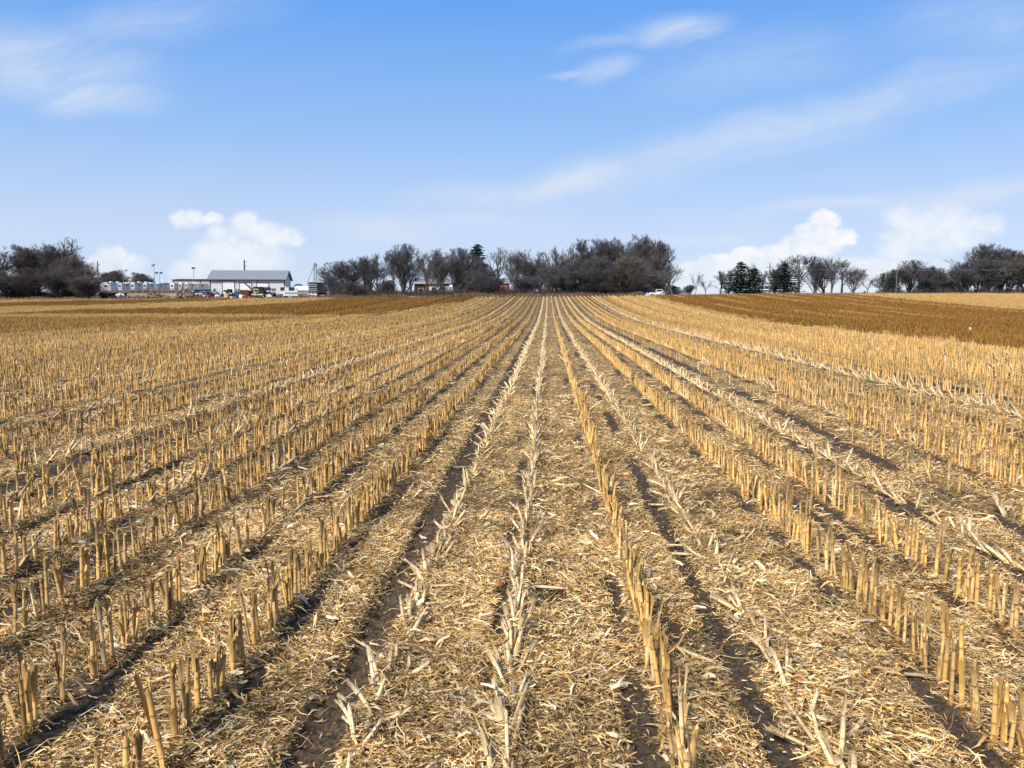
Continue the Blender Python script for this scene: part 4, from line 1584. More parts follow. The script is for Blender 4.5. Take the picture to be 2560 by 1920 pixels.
def travel_trailer(root, L=7.0, Wd=2.45, H=2.55, stripe=lblue_m, ac=1, end_window=True, body=white_m):
    """x along the length, side towards -y, floor at .55"""
    z0 = .55
    prof = [(0, z0), (L, z0), (L, z0 + H * .55), (L - .35, z0 + H), (.12, z0 + H), (0, z0 + H - .2)]
    B().prism(prof, 0, Wd, 'y').build('body', body, root, bevel=.04)
    B().prism([(.1, z0 + H + .002), (L - .4, z0 + H + .002), (L - .5, z0 + H + .07), (.2, z0 + H + .07)], .05, Wd - .05, 'y').build('roof', offw_m, root)
    b = B().box(.05, L - .03, -.012, -.002, z0 + .55, z0 + .80)
    b.box(-.012, -.002, .05, Wd - .05, z0 + .55, z0 + .80)
    b.build('stripe', stripe, root)
    for q in range(ac):
        xq = L * (q + 1) / (ac + 1)
        B().taper([(xq - .5, Wd / 2 - .4), (xq + .5, Wd / 2 - .4), (xq + .5, Wd / 2 + .4), (xq - .5, Wd / 2 + .4)], [(xq - .35, Wd / 2 - .32), (xq + .35, Wd / 2 - .32), (xq + .35, Wd / 2 + .32), (xq - .35, Wd / 2 + .32)], z0 + H + .07, z0 + H + .38, 'z').build('air_conditioner', white_m, root)
    for xw in (.18, .62):
        B().box(L * xw, L * xw + .9, -.02, -.002, z0 + 1.15, z0 + 1.75).build('window', glass_m, root)
    if end_window:
        B().box(-.02, -.002, .5, Wd - .5, z0 + 1.1, z0 + 1.75).build('window', glass_m, root)
    dd = B().box(L * .42, L * .42 + .65, -.03, -.002, z0 + .12, z0 + 1.95).build('door', offw_m, root)
    B().box(L * .42 + .52, L * .42 + .58, -.06, -.031, z0 + .95, z0 + 1.05).build('handle', trim_m, dd)
    for xw in (L * .52, L * .52 + .8):
        wheel(root, xw, .12, .34, .34, .2)
        wheel(root, xw, Wd - .12, .34, .34, .2)
    B().tube([(L, Wd / 2 - .5, .5), (L + .9, Wd / 2, .48), (L, Wd / 2 + .5, .5)], .05, 6).build('hitch', black_m, root)
    return root


pale_m = mat('grey_white_siding', (.36, .37, .38), .6, .1, 1.5)
pbl_m = mat('pale_blue_grey_siding', (.33, .36, .40), .5, .12, 1.5)
FENCEG = 'white trailers parked in the fenced lot'
TR = [  # px of the near corner, d, rz deg, length, body, label
    (232, 222, 8, 5.4, pale_m, 'grey-white travel trailer with dark windows half hidden by the grove'),
    (270, 236, 70, 7.5, white_m, 'white trailer end-on next to the grey-white side-on one'),
    (290, 240, 62, 8.0, white_m, 'white trailer with the highest roof unit, above the white tank truck'),
    (306, 238, 60, 7.5, white_m, 'white trailer third along the fence from the wooden pole'),
    (322, 240, 58, 7.5, white_m, 'white trailer fourth along the fence from the wooden pole'),
    (338, 239, 58, 7.0, white_m, 'white trailer fifth along the fence from the wooden pole'),
    (353, 241, 56, 7.0, white_m, 'white trailer sixth along the fence, before the tall lamp pole'),
    (368, 240, 56, 7.0, white_m, 'white trailer just before the tall lamp pole'),
    (384, 243, 54, 6.5, white_m, 'white trailer behind the foot of the tall lamp pole'),
    (400, 244, 54, 6.5, white_m, 'white trailer behind the twin lamp pole'),
    (436, 242, 56, 6.5, white_m, 'white trailer at the near end of the tan building'),
    (456, 240, 50, 7.0, white_m, 'white trailer before the middle of the tan building'),
    (470, 238, 48, 7.0, white_m, 'white trailer next to the single lamp pole by the shed'),
]
for i, (px, d, rz, L, bm_, lab) in enumerate(TR):
    t = thing('travel_trailer', lab, 'trailer', spot(px, d), R(rz), FENCEG)
    travel_trailer(t, L, stripe=lblue_m if i % 2 else grey_m, ac=1 + (i % 2), body=bm_ if i % 4 == 2 else (pbl_m if i % 2 else pale_m), H=2.0 + .15 * ((i * 7) % 4))

# lot fence
p0, p1 = spot(236, 216), spot(528, 214)
fn = thing('lot_fence', 'grey wire fence with thin posts in front of the parked trailers', 'fence', p0)
nF = 22
for i in range(nF + 1):
    f = i / nF
    x, y = p0[0] + (p1[0] - p0[0]) * f, p0[1] + (p1[1] - p0[1]) * f
    b = B().tube([(x - p0[0], y - p0[1], tz(x, y) - p0[2] - .2), (x - p0[0], y - p0[1], tz(x, y) - p0[2] + 2.1)], .045, 6)
    b.build('post', grey_m, fn)
b = B()
for h in (.1, .45, .8, 1.15, 1.5, 1.8, 2.05):
    b.tube([(0, 0, h), (p1[0] - p0[0], p1[1] - p0[1], p1[2] - p0[2] + h)], .012 if h < 2 else .03, 4)
for i in range(110):
    f = i / 110
    xx, yy_ = (p1[0] - p0[0]) * f, (p1[1] - p0[1]) * f
    zz_ = (p1[2] - p0[2]) * f
    b.tube([(xx, yy_, zz_ + .05), (xx + .5, yy_, zz_ + 2.05)], .008, 3, False)
b.build('wire_mesh', grey_m, fn)

# poles
def pole_thing(name, px, top, d, lab, cat, r=.13, m=wood_m, base=None):
    x, y, z = spot(px, d)
    t = thing(name, lab, cat, (x, y, z))
    h = gz(px, top, d) - z
    B().tube([(0, 0, -.4), (0, 0, h * .5), (0, 0, h)], [r, r * .9, r * .75], 8).build('pole', m, t)
    return t, h


t, h = pole_thing('utility_pole', 249, 653, 205, 'wooden utility pole with a crossarm at the yard end of the grove', 'utility pole', .17)
B().box(-.7, .5, -.08, .08, h * .86, h * .86 + .14).build('crossarm', wood_m, t)
B().tube([(-.28, 0, h * .74), (-.28, 0, h * .74 + .6)], .16, 8).build('transformer', grey_m, t)
t, h = pole_thing('utility_pole', 614, 650, 200, 'dark pole with side brackets standing behind the white shed', 'utility pole', .22, trim_m)
for q, s in ((.93, .5), (.80, .5), (.66, .75)):
    B().tube([(.1, 0, h * q), (s, 0, h * q + .25), (s + .1, 0, h * q)], .06, 6).build('bracket', trim_m, t)
t, h = pole_thing('lamp_pole', 389, 662, 238, 'tall lamp pole with one floodlight over the trailers', 'lamp pole', .10, grey_m)
B().box(-.75, -.1, -.18, .18, h - .45, h - .1).build('floodlight', trim_m, t)
B().box(-.2, .25, -.18, .18, h, h + .3).build('floodlight', trim_m, t)
t, h = pole_thing('lamp_pole', 401, 682, 248, 'shorter lamp pole with twin floodlights over the trailers', 'lamp pole', .10, grey_m)
for s in (-1, 1):
    B().box(s * .9 - .4 if s < 0 else .25, -.5 if s < 0 else 1.05, -.2, .2, h - .25, h + .25).build('floodlight', trim_m, t)
B().tube([(-1.0, 0, h - .3), (1.0, 0, h - .3)], .05, 6).build('crossarm', grey_m, t)
t, h = pole_thing('lamp_pole', 487, 671, 232, 'lamp pole with a single head before the tan building', 'lamp pole', .11, grey_m)
B().box(-.5, .45, -.2, .2, h - .15, h + .35).build('floodlight', trim_m, t)
t, h1 = pole_thing('utility_pole', 1922, 658, 192, 'grey power pole beside the third spruce at the field edge', 'utility pole', .16)
B().box(-.9, .9, -.06, .06, h1 * .86, h1 * .86 + .12).build('crossarm', wood_m, t)
for s in (-.8, .8):
    B().tube([(s, 0, h1 * .86 + .12), (s, 0, h1 * .86 + .3)], .05, 6).build('insulator', grey_m, t)
pA = Vector(t.location) + Vector((0, 0, h1 * .86 + .3))
t, h2 = pole_thing('utility_pole', 2239, 668, 192, 'thin pale power pole standing before the juniper', 'utility pole', .12)
B().box(-.7, .7, -.06, .06, h2 * .9, h2 * .9 + .1).build('crossarm', wood_m, t)
pB = Vector(t.location) + Vector((0, 0, h2 * .9 + .1))
pD = Vector((gx(1560, 196), 196, gz(1560, 690, 196)))
pE = Vector((gx(2700, 190), 190, gz(2700, 665, 190)))
for lab, a_, b_ in (('overhead power line running from the grey power pole into the gap', pD, pA), ('overhead power line strung between the two field-edge power poles', pA, pB), ('overhead power line leaving the thin pale pole towards the hill-edge grove', pB, pE)):
    pts = []
    for i in range(15):
        f = i / 14
        p = a_.lerp(b_, f) - a_
        p.z -= 1.0 * 4 * f * (1 - f) * .5
        pts.append(p)
    o = B().tube(pts, .013, 5).build('power_line', grey_m)
    o.location = a_
    tag(o, lab, 'cable', 'power lines along the far field edge')


# vehicles: x forward along length, centred on y
def car(root, L=4.6, Wd=1.8, H=1.5, paint=silver_m, kind='sedan'):
    zb = .28
    if kind == 'van':
        body = [(0, zb), (L, zb), (L, .85), (L - .55, 1.0), (L - 1.15, H), (.1, H), (0, 1.0)]
        cab = [(.15, 1.02), (L - .62, 1.02), (L - 1.2, H - .12), (.22, H - .12)]
        B().prism(body, -Wd / 2, Wd / 2, 'y').build('body', paint, root, bevel=.05)
        B().prism(cab, -Wd / 2 - .008, Wd / 2 + .008, 'y').build('window', glass_m, root)
    elif kind == 'pickup':
        B().prism([(0, .45), (L, .45), (L, .95), (L - .2, 1.08), (L - 1.5, 1.14), (0, 1.14)], -Wd / 2, Wd / 2, 'y').build('body', paint, root, bevel=.05)
        B().prism([(1.75, 1.142), (L - 1.45, 1.142), (L - 2.15, H), (1.95, H)], -Wd / 2 + .08, Wd / 2 - .08, 'y').build('cab', paint, root, bevel=.04)
        B().prism([(1.95, 1.22), (L - 1.75, 1.22), (L - 2.25, H - .1), (2.05, H - .1)], -Wd / 2 + .07, Wd / 2 - .07, 'y').build('window', glass_m, root)
        B().box(.08, 1.7, -Wd / 2 + .1, Wd / 2 - .1, 1.1, 1.143).build('bed', black_m, root)
    else:
        B().prism([(0, zb), (L, zb), (L, .72), (L - .15, .84), (L - 1.2, .92), (.7, .96), (.05, .9)], -Wd / 2, Wd / 2, 'y').build('body', paint, root, bevel=.05)
        B().taper([(.55, -Wd / 2 + .04), (L - 1.15, -Wd / 2 + .04), (L - 1.15, Wd / 2 - .04), (.55, Wd / 2 - .04)], [(1.05, -Wd / 2 + .22), (L - 2.0, -Wd / 2 + .22), (L - 2.0, Wd / 2 - .22), (1.05, Wd / 2 - .22)], .93, H - .05, 'z').build('window', glass_m, root)
        B().box(1.05, L - 2.0, -Wd / 2 + .22, Wd / 2 - .22, H - .048, H).build('roof', paint, root)
    r = .38 if kind == 'pickup' else .32
    for xw in (.85, L - .85):
        for s in (-1, 1):
            wheel(root, xw, s * (Wd / 2 - .1), r, r, .24)
    for s in (-1, 1):
        B().box(L - .04, L + .02, s * (Wd / 2 - .3) - .15, s * (Wd / 2 - .3) + .15, .66, .8).build('headlight', white_m, root)
        B().box(-.02, .04, s * (Wd / 2 - .2) - .1, s * (Wd / 2 - .2) + .1, .75, .95).build('tail_light', bred_m, root)
    return root


def park(name, px, d, rz, lab, cat, **kw):
    t = thing(name, lab, cat, spot(px, d), R(rz))
    car(t, **kw)
    return t


car(thing('parked_van', 'pale blue van parked at the corner of the white shed', 'van', spot(484, 166), R(20)), 4.7, 1.9, 1.9, lblue_m, 'van')
car(thing('parked_car', 'light silver-blue car nosed towards the white shed', 'car', spot(493, 161), R(-8)), 4.4, 1.75, 1.45, silver_m)
car(thing('parked_car', 'small bright red car half hidden by the dark one at the shed corner', 'car', spot(505, 157), R(60)), 3.8, 1.6, 1.4, bred_m)
car(thing('parked_car', 'dark navy car beside the white shed corner', 'car', spot(512, 163), R(5)), 4.4, 1.75, 1.4, dblue_m)
car(thing('parked_car', 'dusty white car among the machines between two shed doors', 'car', spot(648, 154), R(40)), 4.2, 1.7, 1.4, white_m)
car(thing('pickup_truck', 'white pickup parked under the windbreak beside a bare trunk', 'pickup', spot(916, 158), R(8)), 5.4, 1.9, 1.8, white_m, 'pickup')
car(thing('parked_van', 'black van under the windbreak next to the white pickup', 'van', spot(884, 156), R(4)), 4.8, 1.9, 1.9, black_m, 'van')
pk = car(thing('pickup_truck', 'white pickup with a black covered bed parked where the grove ends', 'pickup', spot(1622, 214), R(-4)), 5.6, 1.95, 1.85, white_m, 'pickup')
B().prism([(-.05, .98), (1.72, .98), (1.72, 1.75), (.1, 1.75)], -1.0, 1.0, 'y').build('bed_cover', black_m, pk)
B().box(1.722, 1.95, -.995, .995, .75, 1.2).build('side_panel', orange_m, pk)


def motorhome(root, L=8.5, Wd=2.5, H=3.0, stripe=lblue_m):
    prof = [(0, .5), (L, .5), (L + .1, 1.1), (L - .15, 1.35), (L - .35, H), (.1, H), (0, H - .15)]
    B().prism(prof, -Wd / 2, Wd / 2, 'y').build('body', white_m, root, bevel=.06)
    B().prism([(L - .02, 1.5), (L - .22, 2.5), (L - .20, 2.5), (L + .012, 1.5)], -Wd / 2 + .15, Wd / 2 - .15, 'y').build('windscreen', glass_m, root)
    for s in (-1, 1):
        b = B().box(.1, L - .3, s * (Wd / 2 + .006) - .005, s * (Wd / 2 + .006) + .005, .95, 1.25)
        b.box(1.2, L - 1.6, s * (Wd / 2 + .006) - .005, s * (Wd / 2 + .006) + .005, .72, .80)
        b.build('stripe', stripe, root)
        for (a, c) in ((.6, 1.7), (2.6, 3.3), (5.2, 6.4)):
            B().box(a, c, s * (Wd / 2 + .01) - .008, s * (Wd / 2 + .01) + .008, 1.6, 2.25).build('window', glass_m, root)
    B().box(-.014, -.002, -.8, .8, 1.6, 2.2).build('window', glass_m, root)
    for xw in (1.6, L - 1.4):
        for s in (-1, 1):
            wheel(root, xw, s * (Wd / 2 - .14), .42, .42, .26)
    for xq in (2.2, 5.6):
        B().box(xq, xq + .9, -.4, .4, H + .002, H + .3).build('air_conditioner', offw_m, root)
    b = B().tube([(.4, -.9, H), (.4, -.9, H + .25), (2, -.9, H + .25), (2, -.9, H)], .025, 5)
    b.build('roof_rail', grey_m, root)
    return root


motorhome(thing('motorhome', 'white camper with a dark stripe at the far end of the white shed', 'motorhome', spot(745, 151), R(197)), 2.75, 1.9, 2.2, lblue_m)
motorhome(thing('motorhome', 'white and blue motorhome behind bare trees by the farmhouse', 'motorhome', spot(1076, 160), R(-6)), 5.4, 2.3, 2.35, lblue_m)
t = thing('travel_trailer', 'white trailer with a large dark window beside the farmhouse wall', 'trailer', spot(1112, 164), R(3))
travel_trailer(t, 2.7, 2.2, 1.9, ac=1, stripe=lblue_m, body=pale_m)

# cargo truck by the grain leg: tall dark box seen from behind
t = thing('box_truck', 'dark blue truck with a tall slatted box near the grain leg', 'truck', spot(772, 161), R(90))
b = B().box(0, 6.0, -1.95, 0, .9, 3.2)
b.build('cargo_box', dblue_m, t, bevel=.03)
b = B()
for q in (1.35, 1.75, 2.25, 2.65):
    b.box(-.05, -.002, -1.85, -.1, q, q + .12)
b.build('slats', grey_m, t)
B().box(6.05, 7.6, -1.9, -.05, .7, 2.4).build('cab', dblue_m, t, bevel=.08)
B().box(-.1, 6.0, -1.5, -.45, .6, .9).build('chassis', black_m, t)
B().box(-.16, -.101, -1.9, -.05, .55, .75).build('bumper', white_m, t)
for xw in (1.0, 6.7):
    for yy_ in (-1.75, -.2):
        wheel(t, xw, yy_, .48, .48, .3)

# grain leg: guyed tower with a spout
x, y, z = spot(790, 330)
zl = gz(790, 735, 330)
t = thing('grain_leg', 'lattice grain elevator leg with a slanting spout beyond the truck', 'grain elevator', (x, y, zl))
hl = gz(790, 664, 330) - zl
b = B()
for sx in (-.55, .55):
    for sy in (-.4, .4):
        b.tube([(sx, sy, 0), (sx, sy, hl)], .075, 5)
for i in range(12):
    za, zb2 = hl * i / 12, hl * (i + 1) / 12
    b.tube([(-.55, -.4, za), (.55, -.4, zb2)], .06, 4).tube([(.55, .4, za), (-.55, .4, zb2)], .06, 4).tube([(-.55, -.4, zb2), (.55, -.4, zb2)], .05, 4)
b.build('lattice_tower', steel_m, t)
B().prism([(-.7, hl), (.7, hl), (.7, hl + .5), (.3, hl + 1.1), (-.3, hl + 1.1), (-.7, hl + .5)], -.6, .6, 'y').build('head', steel_m, t)
B().tube([(-.6, 0, hl - .4), (-3.6, 0, hl * .40), (-3.6, 0, hl * .2)], .13, 8).build('spout', steel_m, t)
B().tube([(.9, 0, hl), (2.6, 0, hl * .45)], .07, 6).build('spout', steel_m, t)
B().tube([(-.3, .8, hl), (-1.6, .8, hl * .3)], .08, 6).build('brace', steel_m, t)

# low buildings beyond the shed
xx = gx(725, 240)
t = thing('equipment_shed', 'low open-fronted shed with a white roof behind the box truck', 'shed', (xx, 240, gz(725, 741, 240)), R(-2))
hq = gz(725, 726, 240) - gz(725, 741, 240)
b = B().box(0, 10.4, 5.0, 6.0, -.5, hq)
for q in (0, 3.4, 6.8, 10.2):
    b.box(q, q + .2, 0, .2, -.5, hq)
b.build('wall', brown_m, t)
B().prism([(-.4, hq), (6.3, hq + 1.35), (6.3, hq + 1.5), (-.4, hq + .12)], -.4, 10.8, 'x').build('roof', white_m, t)
xx = gx(740, 300)
t = thing('feed_shed', 'small blue-roofed shed peeking over the white shed roof beyond the yard', 'shed', (xx, 300, gz(740, 738, 300)), 0)
hq = gz(740, 722, 300) - gz(740, 738, 300)
B().prism([(-1.5, -.5), (2.0, -.5), (2.0, hq), (.25, hq + 1.6), (-1.5, hq)], 0, 6, 'y').build('wall', lblue_m, t)
B().prism([(-2.0, hq - .35), (.25, hq + 1.72), (2.5, hq - .35), (2.5, hq - .1), (.25, hq + 2.0), (-2.0, hq - .1)], -.4, 6.4, 'y').build('roof', hroof_m, t)
xx = gx(806, 205)
t = thing('blue_house', 'small gabled house with blue-grey shingles before the windbreak', 'house', (xx, 205, gz(806, 738, 205)), R(4))
hq = gz(806, 729, 205) - gz(806, 738, 205)
B().prism([(-1.4, -.6), (1.5, -.6), (1.5, hq), (.05, hq + 1.15), (-1.4, hq)], 0, 8, 'y').build('wall', dblue_m, t)
B().prism([(-1.7, hq - .25), (.05, hq + 1.2), (1.8, hq - .25), (1.8, hq - .08), (.05, hq + 1.4), (-1.7, hq - .08)], -.3, 8.3, 'y').build('roof', hroof_m, t)
B().box(-.5, .5, -.05, -.003, .1, .6).build('window', glass_m, t)
xx = gx(812, 186)
t = thing('flatbed_trailer', 'long pale flatbed trailer deck parked before the blue-roofed house', 'trailer', (xx - 2.6, 186, gz(800, 738, 186)), R(3))
B().box(0, 6.2, 0, 2.2, .6, .85).build('deck', offw_m, t)
for xw in (1.2, 2.1, 5.0):
    for yy_ in (.2, 2.0):
        wheel(t, xw, yy_, .35, .35, .24)

# farmhouse and barn
D_F = 182.0
zf = gz(1090, 741, D_F)
t = thing('farmhouse', 'long low farmhouse with a weathered grey roof behind bare trees', 'house', (gx(1036, D_F), D_F, zf), R(2))
hq = gz(1036, 709, D_F) - zf
gable_building(t, 12.9, 8.0, hq, 1.15, brown_m, greyr_m, offw_m, over=.4, trim=False)
for (a, c) in ((1.0, 2.2), (3.6, 4.8), (9.4, 10.6)):
    window(t, a, c, .9, 1.9, -.005)
dd = B().box(6.4, 7.4, -.05, -.002, -.3, 2.0).build('door', offw_m, t)
B().box(7.15, 7.25, -.09, -.051, .8, .9).build('handle', trim_m, dd)
B().box(4.8, 5.4, 3.4, 4.0, hq + .9, hq + 1.9).build('chimney', red_m, t)
zb_ = gz(1210, 741, 178)
t = thing('red_barn', 'red wooden barn with a pale grey metal roof behind the white tank', 'barn', (gx(1148, 178), 178, zb_), R(2))
hq = gz(1210, 708, 178) - zb_
gable_building(t, 11.6, 8.0, hq, 1.0, red_m, greyr_m, offw_m, over=.3, trim=False)
window(t, 7.3, 7.9, 1.9, 2.6, -.005)
dd = B().box(9.0, 10.8, -.06, -.002, -.3, 2.4).build('door', dred_m, t)
b = B()
frame_box(b, 9.0, 10.8, -.3, 2.4, -.003, .08, .065)
b.build('door_frame', white_m, dd)


def tank(root, L, r, m=white_m):
    pts, rd = [], []
    for f, q in ((0, .05), (.04, .55), (.1, .88), (.2, 1), (.8, 1), (.9, .88), (.96, .55), (1, .05)):
        pts.append((L * f, 0, r + .35))
        rd.append(r * q)
    B().tube(pts, rd, 16).build('tank', m, root, smooth=True)
    for xq in (L * .22, L * .74):
        B().box(xq, xq + .18, -r * .7, r * .7, -.2, .5).build('saddle', grey_m, root)
    B().tube([(L / 2, 0, 2 * r + .33), (L / 2, 0, 2 * r + .55)], .18, 10).build('valve_dome', m, root)


t = thing('propane_tank', 'white propane tank lying before the red barn wall', 'tank', spot(1206, 164), R(4))
tank(t, 2.9, .52)
t = thing('fuel_tank', 'white cylindrical tank on a blue frame by the grove', 'tank', spot(289, 154), R(0))
tank(t, 2.0, .42)
B().box(-.7, .35, -.5, .5, .1, .75).build('frame', dblue_m, t)
t = thing('fuel_tank', 'grey tank lying among the logs before the shed', 'tank', spot(505, 151), R(3))
tank(t, 1.4, .26, grey_m)
t = thing('plank_deck', 'long white board lying at the field edge under the windbreak', 'board', spot(1020, 146), R(0))
B().box(0, 5.7, 0, .3, .22, .34).build('board', offw_m, t)
B().box(.3, .5, .02, .28, 0, .22).box(5.1, 5.3, .02, .28, 0, .22).build('support', wood_m, t)

# machines in front of the shed
D_M = 151.0


def tracked(root, L=3.4, Wd=2.2):
    for s in (-1, 1):
        prof = [(0.25, .0), (L - .25, .0), (L, .3), (L - .2, .7), (.2, .7), (0, .3)]
        B().prism(prof, s * Wd / 2 - .22, s * Wd / 2 + .22, 'y').build('track', black_m, root)


t = thing('excavator', 'old yellow-cabbed excavator with its dark boom raised before the shed door', 'excavator', spot(630, 153), R(8))
tracked(t, 2.6, 1.8)
B().box(-.1, 2.4, -.85, .85, .72, 1.0).build('turntable', cream_m, t)
cab_ = B().prism([(.6, 1.0), (1.55, 1.0), (1.55, 1.75), (1.4, 2.0), (.6, 2.0)], -.95, .1, 'y').build('cab', cream_m, t, bevel=.08)
B().box(.75, 1.4, -.97, -.952, 1.4, 1.85).build('window', glass_m, cab_)
B().box(1.0, 1.5, -.98, -.972, 1.1, 1.3).build('badge', brown_m, cab_)
B().prism([(1.6, 1.0), (2.5, 1.0), (2.5, 1.6), (1.6, 1.75)], -.8, .8, 'y').build('engine_cover', brown_m, t)
B().prism([(-.15, 1.1), (.15, 1.1), (.2, 1.8), (-.55, 2.55), (-1.45, 3.25), (-1.6, 3.15), (-.75, 2.4), (-.1, 1.7)], .2, .55, 'y').build('boom', trim_m, t)
B().tube([(0, .38, 1.7), (.3, .38, 2.3), (-.6, .38, 2.8)], .07, 6).build('hydraulic_hose', lblue_m, t)

t = thing('skid_loader', 'black and yellow loader with raised arms among the junk by the shed', 'loader', spot(560, 152), R(0))
B().prism([(.4, .35), (1.9, .35), (1.9, 1.2), (1.5, 1.35), (.4, 1.2)], -.7, .7, 'y').build('body', yel_m, t)
B().prism([(.8, 1.2), (1.6, 1.25), (1.55, 2.0), (.85, 2.0)], -.55, .55, 'y').build('cab', black_m, t)
B().prism([(.1, 1.5), (.5, 1.9), (1.9, .9), (2.5, .15), (2.2, .1), (1.6, .65), (.5, 1.5)], -.85, -.7, 'y').build('lift_arm', black_m, t)
B().prism([(.1, 1.5), (.5, 1.9), (1.9, .9), (2.5, .15), (2.2, .1), (1.6, .65), (.5, 1.5)], .7, .85, 'y').build('lift_arm', black_m, t)
B().prism([(2.2, 0), (2.9, .0), (2.6, .6), (2.3, .6)], -.9, .9, 'y').build('bucket', black_m, t)
for xw in (.7, 1.6):
    for s in (-1, 1):
        wheel(t, xw, s * .82, .4, .4, .3)

t = thing('lawn_tractor', 'small yellow tractor beside the black loader', 'tractor', spot(553, 149), R(10))
B().prism([(0, .35), (1.3, .3), (1.35, .75), (.7, .8), (.5, .6), (0, .65)], -.3, .3, 'y').build('hood', cream_m, t)
B().box(.05, .45, -.25, .25, .66, .95).build('seat', black_m, t)
B().tube([(.62, 0, .8), (.5, 0, 1.0)], .03, 6).build('steering_column', black_m, t)
for xw, r_ in ((.2, .34), (1.15, .24)):
    for s in (-1, 1):
        wheel(t, xw, s * .4, r_, r_, .2)

t = thing('dump_box', 'dark red steel dumpster standing open beside the white door panel', 'dumpster', spot(600, 151.5), R(4))
b = B().box(0, 1.75, 0, .06, .15, 1.75).box(0, 1.75, 1.9, 1.96, .15, 1.75).box(0, .06, .06, 1.9, .15, 1.75).box(1.69, 1.75, .06, 1.9, .15, 1.75).box(0, 1.75, .06, 1.9, .1, .15)
b.build('box', dred_m, t)
b = B()
for q in (.2, .75, 1.3):
    b.box(q, q + .1, -.06, -.002, .15, 1.7)
b.box(-.04, 1.79, -.08, -.003, 1.7, 1.82)
b.build('ribs', dred_m, t)
B().tube([(.3, .3, .05), (.3, 1.7, .05)], .08, 8).tube([(1.45, .3, .05), (1.45, 1.7, .05)], .08, 8).build('skids', black_m, t)
o_ = B().prism([(0, 0), (1.3, 0), (1.1, .25), (.2, .3)], 0, .5, 'y').build('rusty_hood', orange_m)
o_.location = (spot(604, 151)[0], 150.2, spot(604, 151)[2] + .55)
tag(o_, 'rusty orange sheet leaning against the red dumpster', 'metal sheet')
t = thing('blue_crate', 'bright blue bin behind the red dumpster', 'bin', spot(587, 155), R(5))
B().taper([(0, 0), (1.1, 0), (1.1, 1.0), (0, 1.0)], [(-.08, -.08), (1.18, -.08), (1.18, 1.08), (-.08, 1.08)], .1, 1.35, 'z').build('box', blue_m, t)
B().box(-.12, 1.22, -.12, 1.12, 1.352, 1.43).build('lid', dblue_m, t)
t = thing('door_panel', 'white door panel propped upright at the field edge before the dumpster', 'panel', spot(597, 148.2), R(0))
B().prism([(0, -.15), (.06, -.15), (.30, .95), (.24, .95)], 0, .58, 'x').build('panel', white_m, t)
B().box(.05, .12, -.02, .6, .4, .46).build('prop', wood_m, t)
t = thing('box_trailer', 'black enclosed trailer box parked behind the yellow excavator', 'trailer', spot(633, 158), R(4))
B().box(0, 2.0, 0, 3.0, .5, 2.25).build('body', black_m, t, bevel=.05)
B().prism([(-.05, 2.25), (2.05, 2.25), (1.95, 2.36), (.05, 2.36)], -.05, 3.05, 'y').build('roof', trim_m, t)
for yy_ in (1.2, 1.9):
    for xw in (.05, 1.95):
        B().tube([(xw - .1, yy_, .36), (xw + .1, yy_, .36)], .36, 12).build('wheel', black_m, t)
t = thing('forklift', 'old rusty-topped black machine standing before the far shed wall', 'forklift', spot(679, 152), R(0))
B().box(0, .8, -.5, .5, .3, 1.1).build('body', black_m, t, bevel=.04)
b = B()
for sx in (0.02, .72):
    for sy in (-.45, .4):
        b.box(sx, sx + .07, sy, sy + .07, 1.1, 1.95)
b.build('cab_frame', black_m, t)
B().box(-.05, .86, -.5, .5, 1.96, 2.06).build('roof', trim_m, t)
B().box(.12, .68, -.2, .3, 1.55, 1.9).build('seat_back', cream_m, t)
B().box(.05, .75, -.52, -.502, 1.1, 1.4).build('guard', orange_m, t)
for xw in (.15, .65):
    for s in (-1, 1):
        wheel(t, xw, s * .5, .3, .3, .2)
t = thing('motorcycle', 'white motorbike with a round headlamp among the machines', 'motorcycle', spot(664, 150.5), R(12))
for xw in (.25, 1.35):
    wheel(t, xw, 0, .32, .32, .12)
B().prism([(.25, .45), (1.2, .4), (1.3, .8), (.8, .95), (.1, .8)], -.16, .16, 'y').build('body', white_m, t)
B().box(.1, .7, -.15, .15, .85, .95).build('seat', black_m, t)
B().tube([(1.15, -.35, 1.15), (1.2, 0, 1.05), (1.15, .35, 1.15)], .025, 6).tube([(1.35, 0, .35), (1.18, 0, 1.05)], .04, 6).build('handlebar', black_m, t)
B().tube([(1.28, 0, .92), (1.42, 0, .9)], .12, 10).build('headlight', offw_m, t)
t = thing('hand_cart', 'white upright hand cart by the shed window', 'cart', spot(546, 153), R(-10))
B().tube([(0, -.2, .1), (.25, -.2, .7), (.75, -.2, 1.35)], .05, 6).tube([(0, .2, .1), (.25, .2, .7), (.75, .2, 1.35)], .05, 6).tube([(.75, -.2, 1.35), (.75, .2, 1.35)], .04, 6).build('handle', white_m, t)
B().box(-.45, .2, -.3, .3, .15, .55).build('tray', offw_m, t)
wheel(t, -.1, -.36, .2, .2, .1)
wheel(t, -.1, .36, .2, .2, .1)
for px, lab in ((537, 'dented white appliance at the shed corner by the woodpile'), (555, 'pale white washer beside the yellow tractor')):
    t = thing('old_appliance', lab, 'appliance', spot(px, 150.5), R(px % 20))
    B().box(0, .65, 0, .6, .05, .8).build('casing', white_m, t, bevel=.03)
    B().box(.03, .62, .4, .6, .8, .93).build('console', offw_m, t)
    B().tube([(.32, -.02, .42), (.32, -.003, .42)], .2, 14).build('door', glass_m, t)
